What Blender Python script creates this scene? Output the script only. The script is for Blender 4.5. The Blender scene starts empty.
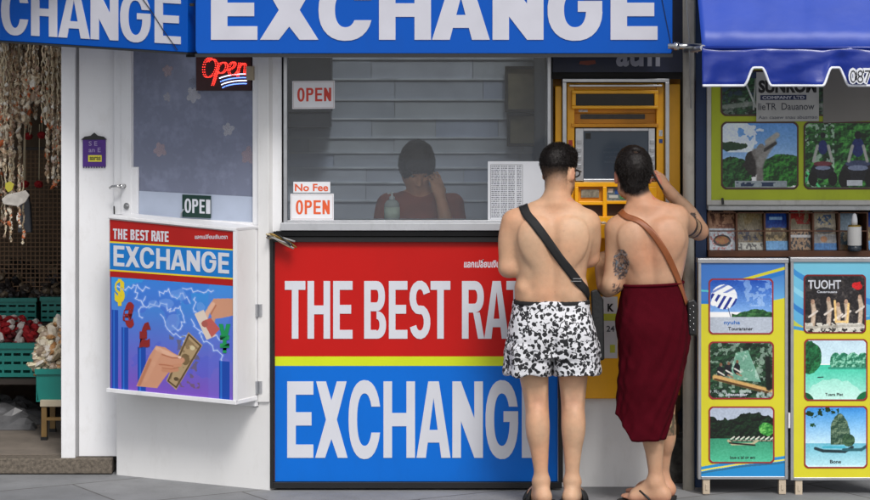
import bpy, bmesh, math, random
import numpy as np
from mathutils import Vector, Matrix, noise
from mathutils.bvhtree import BVHTree
random.seed(7); rng = np.random.default_rng(7)
scene = bpy.context.scene
COL = scene.collection
R = math.radians
PI = math.pi
# ---------------------------------------------------------------- camera numbers
FPX, CX, HY, CD, CH = 2460.0, 435.0, 60.0, 12.0, 2.1   # focal in px of the 870 px photo, centre x, horizon y, distance, height
def at(px, py, Y=0.0):
    d = CD + Y
    return Vector(((px-CX)*d/FPX, Y, CH-(py-HY)*d/FPX))
def front(Y):                       # map of a wall facing the street: (px,py,w) -> world, w = how far it stands proud
    d = CD + Y
    return lambda u, v, w=0.0: Vector(((u-CX)*d/FPX, Y-w, CH-(v-HY)*d/FPX))
XA = (270-CX)/FPX*CD
YB = 0.45
XB = (116-CX)/FPX*(CD+YB)
DV = Vector((XB-XA, YB, 0)).normalized()        # along the slanted wall, to the left and back
NV = Vector((DV.y*-1, DV.x, 0)).normalized()
if NV.y > 0: NV = -NV
def slant(n=0.0):                   # the slanted wall of the kiosk, pushed out by n
    ox, oy = XA+NV.x*n, NV.y*n
    k = -DV.x/DV.y
    def f(u, v, w=0.0):
        a = (u-CX)/FPX
        # X = ox - k (Y-oy) ; X = a (CD+Y)
        Y = (ox + k*oy - a*CD)/(a+k)
        d = CD+Y
        p = Vector((a*d, Y, CH-(v-HY)*d/FPX))
        return p + NV*w
    return f
def quadmap(c00, c10, c11, c01, rect):          # px rect (x0,y0,x1,y1) spread bilinearly over four world corners
    x0, y0, x1, y1 = rect
    n = (c10-c00).cross(c01-c00).normalized()
    if n.y > 0: n = -n
    def f(u, v, w=0.0):
        s = (u-x0)/(x1-x0); t = (v-y0)/(y1-y0)
        return (c00*(1-s)*(1-t)+c10*s*(1-t)+c11*s*t+c01*(1-s)*t) + n*w
    return f
# ---------------------------------------------------------------- materials
def lin(c):
    c = np.asarray(c, dtype=float)/255.0
    return np.where(c <= 0.04045, c/12.92, ((c+0.055)/1.055)**2.4)
MATS = {}
def mat(name, rgb, rough=0.5, metal=0.0, var=0.06, scale=6.0, bump=0.0, bscale=60.0, dirt=0.0, dirtcol=(70, 62, 52), attr=None, spec=0.5, sss=0.0, streak=False, coat=0.0):
    if name in MATS: return MATS[name]
    m = bpy.data.materials.new(name); m.use_nodes = True
    nt = m.node_tree; N = nt.nodes; L = nt.links
    b = N['Principled BSDF']
    b.inputs['Roughness'].default_value = rough
    b.inputs['Metallic'].default_value = metal
    b.inputs['Specular IOR Level'].default_value = spec
    if coat: b.inputs['Coat Weight'].default_value = coat
    tc = N.new('ShaderNodeTexCoord')
    n1 = N.new('ShaderNodeTexNoise'); n1.inputs['Scale'].default_value = scale; n1.inputs['Detail'].default_value = 6
    mp = N.new('ShaderNodeMapping')
    if streak: mp.inputs['Scale'].default_value = (6, 6, 0.5)
    L.new(tc.outputs['Object'], mp.inputs[0]); L.new(mp.outputs[0], n1.inputs['Vector'])
    hs = N.new('ShaderNodeMix'); hs.data_type = 'RGBA'; hs.blend_type = 'MULTIPLY'; hs.inputs[0].default_value = 1.0
    cr = N.new('ShaderNodeValToRGB')
    cr.color_ramp.elements[0].position = 0.3; cr.color_ramp.elements[1].position = 0.7
    lo = 1-var*2; cr.color_ramp.elements[0].color = (lo, lo, lo, 1); cr.color_ramp.elements[1].color = (1, 1, 1, 1)
    L.new(n1.outputs['Fac'], cr.inputs[0])
    if attr:
        a = N.new('ShaderNodeAttribute'); a.attribute_name = attr; L.new(a.outputs['Color'], hs.inputs[6])
    else:
        c = lin(rgb); hs.inputs[6].default_value = (c[0], c[1], c[2], 1)
    L.new(cr.outputs[0], hs.inputs[7])
    out = hs.outputs[2]
    if dirt > 0:
        n2 = N.new('ShaderNodeTexNoise'); n2.inputs['Scale'].default_value = 14; n2.inputs['Detail'].default_value = 10; n2.inputs['Roughness'].default_value = 0.7
        mp2 = N.new('ShaderNodeMapping'); mp2.inputs['Scale'].default_value = (1, 1, 0.45)
        L.new(tc.outputs['Object'], mp2.inputs[0]); L.new(mp2.outputs[0], n2.inputs['Vector'])
        c2 = N.new('ShaderNodeValToRGB'); c2.color_ramp.elements[0].position = 0.52; c2.color_ramp.elements[1].position = 0.78
        c2.color_ramp.elements[1].color = (dirt,)*3+(1,); c2.color_ramp.elements[0].color = (0, 0, 0, 1)
        L.new(n2.outputs['Fac'], c2.inputs[0])
        mx = N.new('ShaderNodeMix'); mx.data_type = 'RGBA'
        L.new(c2.outputs[0], mx.inputs[0]); L.new(out, mx.inputs[6])
        d = lin(dirtcol); mx.inputs[7].default_value = (d[0], d[1], d[2], 1)
        out = mx.outputs[2]
    L.new(out, b.inputs['Base Color'])
    if bump > 0:
        n3 = N.new('ShaderNodeTexNoise'); n3.inputs['Scale'].default_value = bscale; n3.inputs['Detail'].default_value = 4
        L.new(tc.outputs['Object'], n3.inputs['Vector'])
        bp = N.new('ShaderNodeBump'); bp.inputs['Strength'].default_value = bump; bp.inputs['Distance'].default_value = 0.004
        L.new(n3.outputs['Fac'], bp.inputs['Height']); L.new(bp.outputs[0], b.inputs['Normal'])
    if sss > 0:
        b.inputs['Subsurface Weight'].default_value = sss
        b.inputs['Subsurface Radius'].default_value = (0.02, 0.008, 0.004)
        b.inputs['Subsurface Scale'].default_value = 0.5
    MATS[name] = m
    return m
def emit(name, rgb, s):
    m = bpy.data.materials.new(name); m.use_nodes = True
    b = m.node_tree.nodes['Principled BSDF']; c = lin(rgb)
    b.inputs['Base Color'].default_value = (c[0], c[1], c[2], 1)
    b.inputs['Emission Color'].default_value = (c[0], c[1], c[2], 1); b.inputs['Emission Strength'].default_value = s
    return m
def glass(name, tint=0.9, film_or_haze=0.0, film_or_haze_col=(150, 158, 175), pattern=False, rough=0.01):
    m = bpy.data.materials.new(name); m.use_nodes = True
    nt = m.node_tree; N = nt.nodes; L = nt.links; N.remove(N['Principled BSDF'])
    o = N['Material Output']
    tr = N.new('ShaderNodeBsdfTransparent'); tr.inputs[0].default_value = (tint*.97, tint, tint*1.0, 1)
    base = tr.outputs[0]
    if film_or_haze > 0:
        df = N.new('ShaderNodeBsdfDiffuse'); c = lin(film_or_haze_col); df.inputs[0].default_value = (c[0], c[1], c[2], 1)
        mx = N.new('ShaderNodeMixShader'); mx.inputs[0].default_value = film_or_haze
        if pattern:
            tc = N.new('ShaderNodeTexCoord')
            vo = N.new('ShaderNodeTexVoronoi'); vo.inputs['Scale'].default_value = 7; vo.feature = 'SMOOTH_F1'
            ns = N.new('ShaderNodeTexNoise'); ns.inputs['Scale'].default_value = 9; ns.inputs['Detail'].default_value = 5
            nb = N.new('ShaderNodeTexNoise'); nb.inputs['Scale'].default_value = 30; nb.inputs['Detail'].default_value = 3
            ad = N.new('ShaderNodeMath'); ad.operation = 'MULTIPLY_ADD'; ad.inputs[1].default_value = 0.5
            L.new(tc.outputs['Object'], vo.inputs['Vector']); L.new(tc.outputs['Object'], ns.inputs['Vector']); L.new(tc.outputs['Object'], nb.inputs['Vector'])
            L.new(nb.outputs['Fac'], ad.inputs[0]); L.new(ns.outputs['Fac'], ad.inputs[2])
            r = N.new('ShaderNodeValToRGB'); r.color_ramp.elements[0].position = 0.72; r.color_ramp.elements[1].position = 0.95
            r.color_ramp.elements[0].color = (film_or_haze, film_or_haze, film_or_haze, 1); h = min(1, film_or_haze+.25); r.color_ramp.elements[1].color = (h, h, h, 1)
            L.new(ad.outputs[0], r.inputs[0]); L.new(r.outputs[0], mx.inputs[0])
        L.new(base, mx.inputs[1]); L.new(df.outputs[0], mx.inputs[2]); base = mx.outputs[0]
    gl = N.new('ShaderNodeBsdfGlossy'); gl.inputs['Roughness'].default_value = rough
    fr = N.new('ShaderNodeFresnel'); fr.inputs[0].default_value = 1.5
    m2 = N.new('ShaderNodeMixShader'); L.new(fr.outputs[0], m2.inputs[0]); L.new(base, m2.inputs[1]); L.new(gl.outputs[0], m2.inputs[2])
    L.new(m2.outputs[0], o.inputs[0])
    return m
# ---------------------------------------------------------------- mesh builder
class MB:
    def __init__(s): s.v = []; s.f = []; s.fm = []; s.cur = 0
    def add(s, vs, fs):
        o = len(s.v); s.v += [tuple(p) for p in vs]
        for f in fs: s.f.append([i+o for i in f]); s.fm.append(s.cur)
    def slab(s, f, poly, w0, w1):           # polygon in px on map f, from w0 (back) to w1 (front)
        n = len(poly)
        vs = [f(x, y, w0) for x, y in poly]+[f(x, y, w1) for x, y in poly]
        fs = [list(range(n-1, -1, -1)), list(range(n, 2*n))]+[[i, (i+1) % n, n+(i+1) % n, n+i] for i in range(n)]
        s.add(vs, fs); return s
    def rect(s, f, x0, x1, y0, y1, w0, w1):
        return s.slab(f, [(x0, y1), (x1, y1), (x1, y0), (x0, y0)], w0, w1)
    def box(s, x0, x1, y0, y1, z0, z1):
        vs = [(x, y, z) for z in (z0, z1) for x, y in ((x0, y0), (x1, y0), (x1, y1), (x0, y1))]
        s.add(vs, [[3, 2, 1, 0], [4, 5, 6, 7], [0, 1, 5, 4], [1, 2, 6, 5], [2, 3, 7, 6], [3, 0, 4, 7]]); return s
    def tube(s, pts, r, n=8, cap=True, r2=None):
        pts = [Vector(p) for p in pts]; rings = []
        for i, p in enumerate(pts):
            t = (pts[min(i+1, len(pts)-1)]-pts[max(i-1, 0)]).normalized()
            a = t.orthogonal().normalized() if i == 0 else (a-t*a.dot(t)).normalized()
            b = t.cross(a)
            rr = r if r2 is None else r+(r2-r)*i/(len(pts)-1)
            rings.append([p+(a*math.cos(2*PI*k/n)+b*math.sin(2*PI*k/n))*rr for k in range(n)])
        vs = [q for g in rings for q in g]; fs = []
        for i in range(len(pts)-1):
            for k in range(n):
                fs.append([i*n+k, i*n+(k+1) % n, (i+1)*n+(k+1) % n, (i+1)*n+k])
        if cap: fs.append(list(range(n-1, -1, -1))); fs.append([(len(pts)-1)*n+k for k in range(n)])
        s.add(vs, fs); return s
    def lathe(s, c, prof, n=20):
        c = Vector(c); vs = []; fs = []
        for r, z in prof:
            for k in range(n): vs.append(c+Vector((r*math.cos(2*PI*k/n), r*math.sin(2*PI*k/n), z)))
        for i in range(len(prof)-1):
            for k in range(n): fs.append([i*n+k, i*n+(k+1) % n, (i+1)*n+(k+1) % n, (i+1)*n+k])
        fs.append(list(range(n-1, -1, -1))); fs.append([(len(prof)-1)*n+k for k in range(n)])
        s.add(vs, fs); return s
    def ell(s, c, r, rot=None, n=8, m=6, jit=0.0):
        c = Vector(c); vs = []; fs = []
        for i in range(m+1):
            th = PI*i/m
            for k in range(n):
                ph = 2*PI*k/n
                j = 1+random.uniform(-jit, jit)
                p = Vector((r[0]*math.sin(th)*math.cos(ph)*j, r[1]*math.sin(th)*math.sin(ph)*j, r[2]*math.cos(th)*j))
                if rot is not None: p = rot @ p
                vs.append(c+p)
        for i in range(m):
            for k in range(n): fs.append([i*n+k, (i+1)*n+k, (i+1)*n+(k+1) % n, i*n+(k+1) % n])
        s.add(vs, fs); return s
    def build(s, name, mats, parent=None, smooth=False, bevel=0.0):
        me = bpy.data.meshes.new(name); me.from_pydata(s.v, [], s.f); me.validate()
        if not isinstance(mats, (list, tuple)): mats = [mats]
        for m in mats: me.materials.append(m)
        if len(mats) > 1 and len(me.polygons) == len(s.fm): me.polygons.foreach_set('material_index', s.fm)
        if smooth: me.polygons.foreach_set('use_smooth', [True]*len(me.polygons))
        bm = bmesh.new(); bm.from_mesh(me); bmesh.ops.recalc_face_normals(bm, faces=bm.faces); bm.to_mesh(me); bm.free()
        o = bpy.data.objects.new(name, me); COL.objects.link(o)
        if parent is not None: put(o, parent)
        if bevel > 0:
            b = o.modifiers.new('bevel', 'BEVEL'); b.width = bevel; b.segments = 2; b.limit_method = 'ANGLE'
        return o
def put(o, parent):
    o.parent = parent; o.matrix_parent_inverse = parent.matrix_basis.inverted()
def empty(name, loc=(0, 0, 0)):
    o = bpy.data.objects.new(name, None); COL.objects.link(o); o.location = loc; o.empty_display_size = .1
    return o
def tag(o, label=None, cat=None, group=None, kind=None):
    if label: o['label'] = label
    if cat: o['category'] = cat
    if group: o['group'] = group
    if kind: o['kind'] = kind
    return o
def thing(name, label, cat, loc=(0, 0, 0), group=None): return tag(empty(name, loc), label, cat, group)
# ---------------------------------------------------------------- lettering
def sup(t, a, b, e=2.25):
    c, s_ = math.cos(t), math.sin(t)
    return (a*math.copysign(abs(c)**(2/e), c), b*math.copysign(abs(s_)**(2/e), s_))
def strip(o, i):      # outer, inner lists -> list of quads
    return [[o[k], o[k+1], i[k+1], i[k]] for k in range(len(o)-1)]
def ring(cx, cy, a, b, tx, ty, t0, t1, n=26, e=2.25, flat0=None, flat1=None):
    ai, bi = a-tx, b-ty
    O = []; I = []
    def solve(yy, bb, aa, near):     # parameter where sup y = yy
        v = max(-1, min(1, yy/bb)); t = math.asin(math.copysign(abs(v)**(e/2), v))
        return t if abs(t-near) < abs((PI-t)-near) or True else t
    to0, ti0, to1, ti1 = t0, t0, t1, t1
    if flat0 is not None: to0 = solve(flat0, b, a, t0); ti0 = solve(flat0, bi, ai, t0)
    if flat1 is not None: to1 = 2*PI+solve(flat1, b, a, t1); ti1 = 2*PI+solve(flat1, bi, ai, t1)
    for k in range(n+1):
        u = k/n
        p = sup(to0+(to1-to0)*u, a, b, e); O.append((cx+p[0], cy+p[1]))
        p = sup(ti0+(ti1-ti0)*u, ai, bi, e); I.append((cx+p[0], cy+p[1]))
    return strip(O, I)
def stroke(pts, tx, ty):
    O = []; I = []; n = len(pts)
    for k in range(n):
        a = pts[max(k-1, 0)]; b = pts[min(k+1, n-1)]
        dx, dy = b[0]-a[0], b[1]-a[1]; l = math.hypot(dx, dy) or 1
        nx, ny = -dy/l, dx/l
        O.append((pts[k][0]+nx*tx/2, pts[k][1]+ny*ty/2)); I.append((pts[k][0]-nx*tx/2, pts[k][1]-ny*ty/2))
    return strip(O, I)
def glyph(ch, w, h, tx, ty):       # y up, in [0,w]x[0,h]; returns polygons
    q = lambda x0, y0, x1, y1: [(x0, y0), (x1, y0), (x1, y1), (x0, y1)]
    m = h*.5
    if ch == 'E': return [q(0, 0, tx, h), q(tx, 0, w, ty), q(tx, h-ty, w, h), q(tx, m-ty*.5+h*.01, w*.93, m+ty*.5+h*.01)]
    if ch == 'F': return [q(0, 0, tx, h), q(tx, h-ty, w, h), q(tx, m-ty*.5, w*.93, m+ty*.5)]
    if ch == 'T': return [q(w/2-tx/2, 0, w/2+tx/2, h-ty), q(0, h-ty, w, h)]
    if ch == 'H': return [q(0, 0, tx, h), q(w-tx, 0, w, h), q(tx, m-ty*.5, w-tx, m+ty*.5)]
    if ch == 'I': return [q(w/2-tx/2, 0, w/2+tx/2, h)]
    if ch == 'N':
        qv = h*tx*1.02/(w-tx)*1.0; qq = qv
        return [[(0, 0), (tx, 0), (tx, h-qq-h*.12), (w-tx, 0), (w, 0), (w, h), (w-tx, h), (w-tx, qq+h*.12), (tx, h), (0, h)]]
    if ch == 'A':
        a = tx*.62; t = tx*1.08
        hi = h*(w/2-t)/(w/2-a*.0)*1.0   # inner apex
        hi = h-ty*1.25
        inx = lambda y: t+(w/2-t)*y/hi
        y0, y1 = h*.2, h*.2+ty*.95
        return [[(0, 0), (t, 0), (w/2, hi), (w/2, h), (w/2-a, h)], [(w, 0), (w/2+a, h), (w/2, h), (w/2, hi), (w-t, 0)],
                [(inx(y0), y0), (w-inx(y0), y0), (w-inx(y1), y1), (inx(y1), y1)]]
    if ch == 'X':
        t = tx*1.15; e_ = t*.55; d = e_*h/(w-t)*1.05
        return [[(0, 0), (t, 0), (w/2, m-d), (w-t, 0), (w, 0), (w/2+e_, m), (w*.97, h), (w*.97-t, h), (w/2, m+d), (t+w*.03, h), (w*.03, h), (w/2-e_, m)]]
    o = h*.018
    if ch == 'C': return ring(w/2, m, w/2, m+o, tx, ty, .4, 5.9, flat0=h*.17, flat1=-h*.17)
    if ch == 'O': return ring(w/2, m, w/2, m+o, tx, ty, 0, 2*PI)
    if ch == 'G':
        return ring(w/2, m, w/2, m+o, tx, ty, .4, 5.9, flat0=h*.17, flat1=-h*.03)+[q(w*.55, m-h*.03, w-tx*.02, m-h*.03+ty*.8)]
    if ch == 'S':
        P = []
        r1, r2 = (h*.5-ty*.5)/2, (h*.5-ty*.5)/2
        a = w/2-tx/2
        c1, c2 = h-ty/2-r1, ty/2+r2
        for k in range(13): t = R(18)+(R(270)-R(18))*k/12; p = sup(t, a, r1+o*.5, 2.1); P.append((w/2+p[0], c1+p[1]))
        P2 = []
        for k in range(1, 14): t = R(90)-(R(90)+R(162))*k/13; p = sup(t, a, r2+o*.5, 2.1); P2.append((w/2+p[0], c2+p[1]))
        P = P[:-1]+[(w/2, (c1-r1+c2+r2)/2)]+P2
        return stroke(P, tx, ty)
    def bowl(x0, y0, x1, y1):       # D shaped bowl on a stem ending at tx
        hh = (y1-y0)/2; a = min((x1-x0)*.62, hh*1.2); cx = x1-a; cy = (y0+y1)/2
        return [q(x0, y0, cx, y0+ty), q(x0, y1-ty, cx, y1)]+ring(cx, cy, a, hh, tx, ty, -PI/2, PI/2, n=14)
    if ch == 'B':
        return [q(0, 0, tx, h)]+bowl(tx, m-ty*.15, w*.95, h)+bowl(tx, 0, w, m-ty*.15)[:1]+ring(w-(w-tx)*.62, (m-ty*.15)/2, (w-tx)*.62, (m-ty*.15)/2+.0, tx, ty*.9, -PI/2, PI/2, n=14)
    if ch == 'P': return [q(0, 0, tx, h)]+bowl(tx, m-ty*.3, w, h)
    if ch == 'R': return [q(0, 0, tx, h)]+bowl(tx, m-ty*.3, w*.98, h)+[[(w*.5, m-ty*.3), (w-tx*.95, 0), (w, 0), (w*.5+tx*1.0, m-ty*.3)]]
    return []
def sign_word(name, f, letters, ybot, cap, tx, ty, w0, w1, material, parent, slope=0.0):
    """letters: (char, x0, x1) in px on map f; one raised mesh per word"""
    mb = MB()
    for ch, x0, x1 in letters:
        for k, poly in enumerate(glyph(ch, x1-x0, cap, tx, ty)):
            pp = [(x0+x, ybot-y+slope*(x0+x)) for x, y in poly]
            mb.slab(f, pp, w0, w1+0.00012*(k % 2))
    return mb.build(name, material, parent)
def text(name, s, f, x0, x1, y0, y1, w, material, parent=None, bold=0.0, shear=0.0, thick=0.001):
    cu = bpy.data.curves.new(name, 'FONT'); cu.body = s; cu.offset = bold; cu.shear = shear; cu.resolution_u = 3
    cu.fill_mode = 'FRONT'
    t = bpy.data.objects.new('t', cu); COL.objects.link(t)
    dg = bpy.context.evaluated_depsgraph_get(); dg.update()
    me = bpy.data.meshes.new_from_object(t.evaluated_get(dg))
    bpy.data.objects.remove(t)
    v = np.array([tuple(p.co) for p in me.vertices]) if len(me.vertices) else np.zeros((1, 3))
    lo, hi = v.min(0), v.max(0); sp = np.maximum(hi-lo, 1e-6)
    for p in me.vertices:
        a = (p.co.x-lo[0])/sp[0]; b = (p.co.y-lo[1])/sp[1]
        p.co = f(x0+(x1-x0)*a, y1+(y0-y1)*b, w)
    me.materials.clear(); me.materials.append(material); me.name = name
    o = bpy.data.objects.new(name, me); COL.objects.link(o)
    if parent is not None: put(o, parent)
    return o
# ---------------------------------------------------------------- printed pictures (numpy painter -> colour attribute on a grid)
class Cv:
    def __init__(s, w, h, bg=(255, 255, 255), up=1):
        w, h = int(w*up), int(h*up); s.keep = None; s.w, s.h = w, h; s.a = np.zeros((h, w, 3)); s.a[:] = bg
        s.X, s.Y = np.meshgrid((np.arange(w)+.5)/w, (np.arange(h)+.5)/h)
    def noise(s, n=6, m=6, oct=4, seed=0):
        r = np.random.default_rng(seed); out = np.zeros((s.h, s.w)); amp = 1; tot = 0
        for o in range(oct):
            gx, gy = n*2**o+2, m*2**o+2; g = r.random((gy, gx))
            x = s.X*(gx-2); y = s.Y*(gy-2); xi = x.astype(int); yi = y.astype(int); fx = x-xi; fy = y-yi
            fx = fx*fx*(3-2*fx); fy = fy*fy*(3-2*fy)
            out += amp*((g[yi, xi]*(1-fx)+g[yi, xi+1]*fx)*(1-fy)+(g[yi+1, xi]*(1-fx)+g[yi+1, xi+1]*fx)*fy); tot += amp; amp *= .55
        return out/tot
    def put(s, mask, c, alpha=1.0):
        m = np.clip(mask.astype(float), 0, 1)*alpha
        s.a = s.a*(1-m[..., None])+np.asarray(c, dtype=float)*m[..., None]; return s
    def grad(s, c0, c1, y0=0, y1=1, horiz=False):
        t = np.clip(((s.X if horiz else s.Y)-y0)/(y1-y0), 0, 1)[..., None]
        m = (((s.X if horiz else s.Y) >= y0) & ((s.X if horiz else s.Y) <= y1))[..., None]
        s.a = np.where(m, np.array(c0)*(1-t)+np.array(c1)*t, s.a); return s
    def ell(s, cx, cy, rx, ry, c, n=None, amt=0, alpha=1, rot=0):
        x = s.X-cx; y = s.Y-cy; ca, sa = math.cos(rot), math.sin(rot)
        x, y = x*ca+y*sa, -x*sa+y*ca
        d = (x/rx)**2+(y/ry)**2
        if n is not None: d = d*(1+amt*(n-.5)*2)
        return s.put(d < 1, c, alpha)
    def poly(s, pts, c, alpha=1):
        ins = np.zeros((s.h, s.w), bool); n = len(pts)
        for i in range(n):
            x0, y0 = pts[i]; x1, y1 = pts[(i+1) % n]
            if y0 == y1: continue
            cnd = ((s.Y < y0) != (s.Y < y1)) & (s.X < (x1-x0)*(s.Y-y0)/(y1-y0)+x0)
            ins ^= cnd
        return s.put(ins, c, alpha)
    def line(s, pts, r, c, alpha=1):
        asp = s.h/s.w
        for (x0, y0), (x1, y1) in zip(pts[:-1], pts[1:]):
            dx, dy = x1-x0, (y1-y0)*asp; l2 = dx*dx+dy*dy+1e-9
            t = np.clip(((s.X-x0)*dx+(s.Y-y0)*asp*dy)/l2, 0, 1)
            d = np.hypot(s.X-x0-t*dx, (s.Y-y0)*asp-t*dy); s.put(np.clip((r*1.3-d)/(r*.6), 0, 1), c, alpha)
        return s
    def grit(s, seed=0, amt=26, f=30):
        n = s.noise(int(f*1.6), int(f*1.6), 2, seed)-.5; n2 = s.noise(4, 4, 2, seed+5)-.5; s.a = np.clip((s.a-118)*1.16+118+(n*amt*2.2+n2*amt*1.2)[..., None], 2, 250); return s
    def foliage(s, mask, c0, c1, seed, f=14):
        n = s.noise(f, f, 5, seed); e = n-np.roll(n, (max(1, s.h//55), max(1, s.w//70)), (0, 1)); n2 = s.noise(f*3, f*3, 2, seed+7); n = np.clip(.42+(n-.5)*.9+e*3.2+(n2-.5)*.55, 0, 1)[..., None]
        col = np.array(c0)*(1-n)+np.array(c1)*n
        m = mask.astype(float)[..., None]; s.a = s.a*(1-m)+col*m; return s
    def frame(s, out=(205, 205, 40), bd=(110, 40, 30), rad=.1, t=.022):
        asp = s.h/s.w; X = np.abs(s.X-.5); Y = np.abs((s.Y-.5)*asp); hx, hy = .5-.004, .5*asp-.004
        qx = np.maximum(X-(hx-rad), 0); qy = np.maximum(Y-(hy-rad), 0)
        d = np.hypot(qx, qy)-rad+np.minimum(np.maximum(X-(hx-rad), Y-(hy-rad)), 0)
        s.put(d > -t, bd); s.keep = d < .004; return s
def print_obj(name, cv, f, x0, x1, y0, y1, w, parent=None, rough=0.35, mname='printed_vinyl'):
    H, W = cv.h, cv.w
    us = np.linspace(x0, x1, W); vs = np.linspace(y0, y1, H)
    P00, P10, P11, P01 = [np.array(f(a, b, w)) for a, b in ((x0, y0), (x1, y0), (x1, y1), (x0, y1))]
    s, t = np.meshgrid(np.linspace(0, 1, W), np.linspace(0, 1, H)); s = s[..., None]; t = t[..., None]
    V = (P00*(1-s)*(1-t)+P10*s*(1-t)+P11*s*t+P01*(1-s)*t).reshape(-1, 3)
    i = np.arange(H*W).reshape(H, W)
    F = np.stack([i[:-1, :-1], i[1:, :-1], i[1:, 1:], i[:-1, 1:]], -1).reshape(-1, 4)
    if cv.keep is not None: kp = cv.keep.reshape(-1); F = F[kp[F].any(1)]
    me = np_mesh(name, V, F); col_attr(me, lin(np.clip(cv.a, 0, 255)).reshape(-1, 3))
    me.materials.append(mat(mname, (255, 255, 255), rough, var=.03, attr='Col', coat=.0))
    o = bpy.data.objects.new(name, me); COL.objects.link(o)
    if parent is not None: put(o, parent)
    return o
def np_mesh(name, V, F, smooth=False):
    me = bpy.data.meshes.new(name); me.vertices.add(len(V)); me.vertices.foreach_set('co', np.asarray(V, np.float32).ravel())
    nl = F.shape[1]
    me.loops.add(F.size); me.loops.foreach_set('vertex_index', F.astype(np.int32).ravel())
    me.polygons.add(len(F)); me.polygons.foreach_set('loop_start', (np.arange(len(F))*nl).astype(np.int32))
    me.update(calc_edges=True)
    if smooth: me.polygons.foreach_set('use_smooth', np.ones(len(F), bool))
    return me
def col_attr(me, C):
    a = me.color_attributes.new('Col', 'FLOAT_COLOR', 'POINT')
    a.data.foreach_set('color', np.concatenate([C, np.ones((len(C), 1))], 1).astype(np.float32).ravel())
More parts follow.
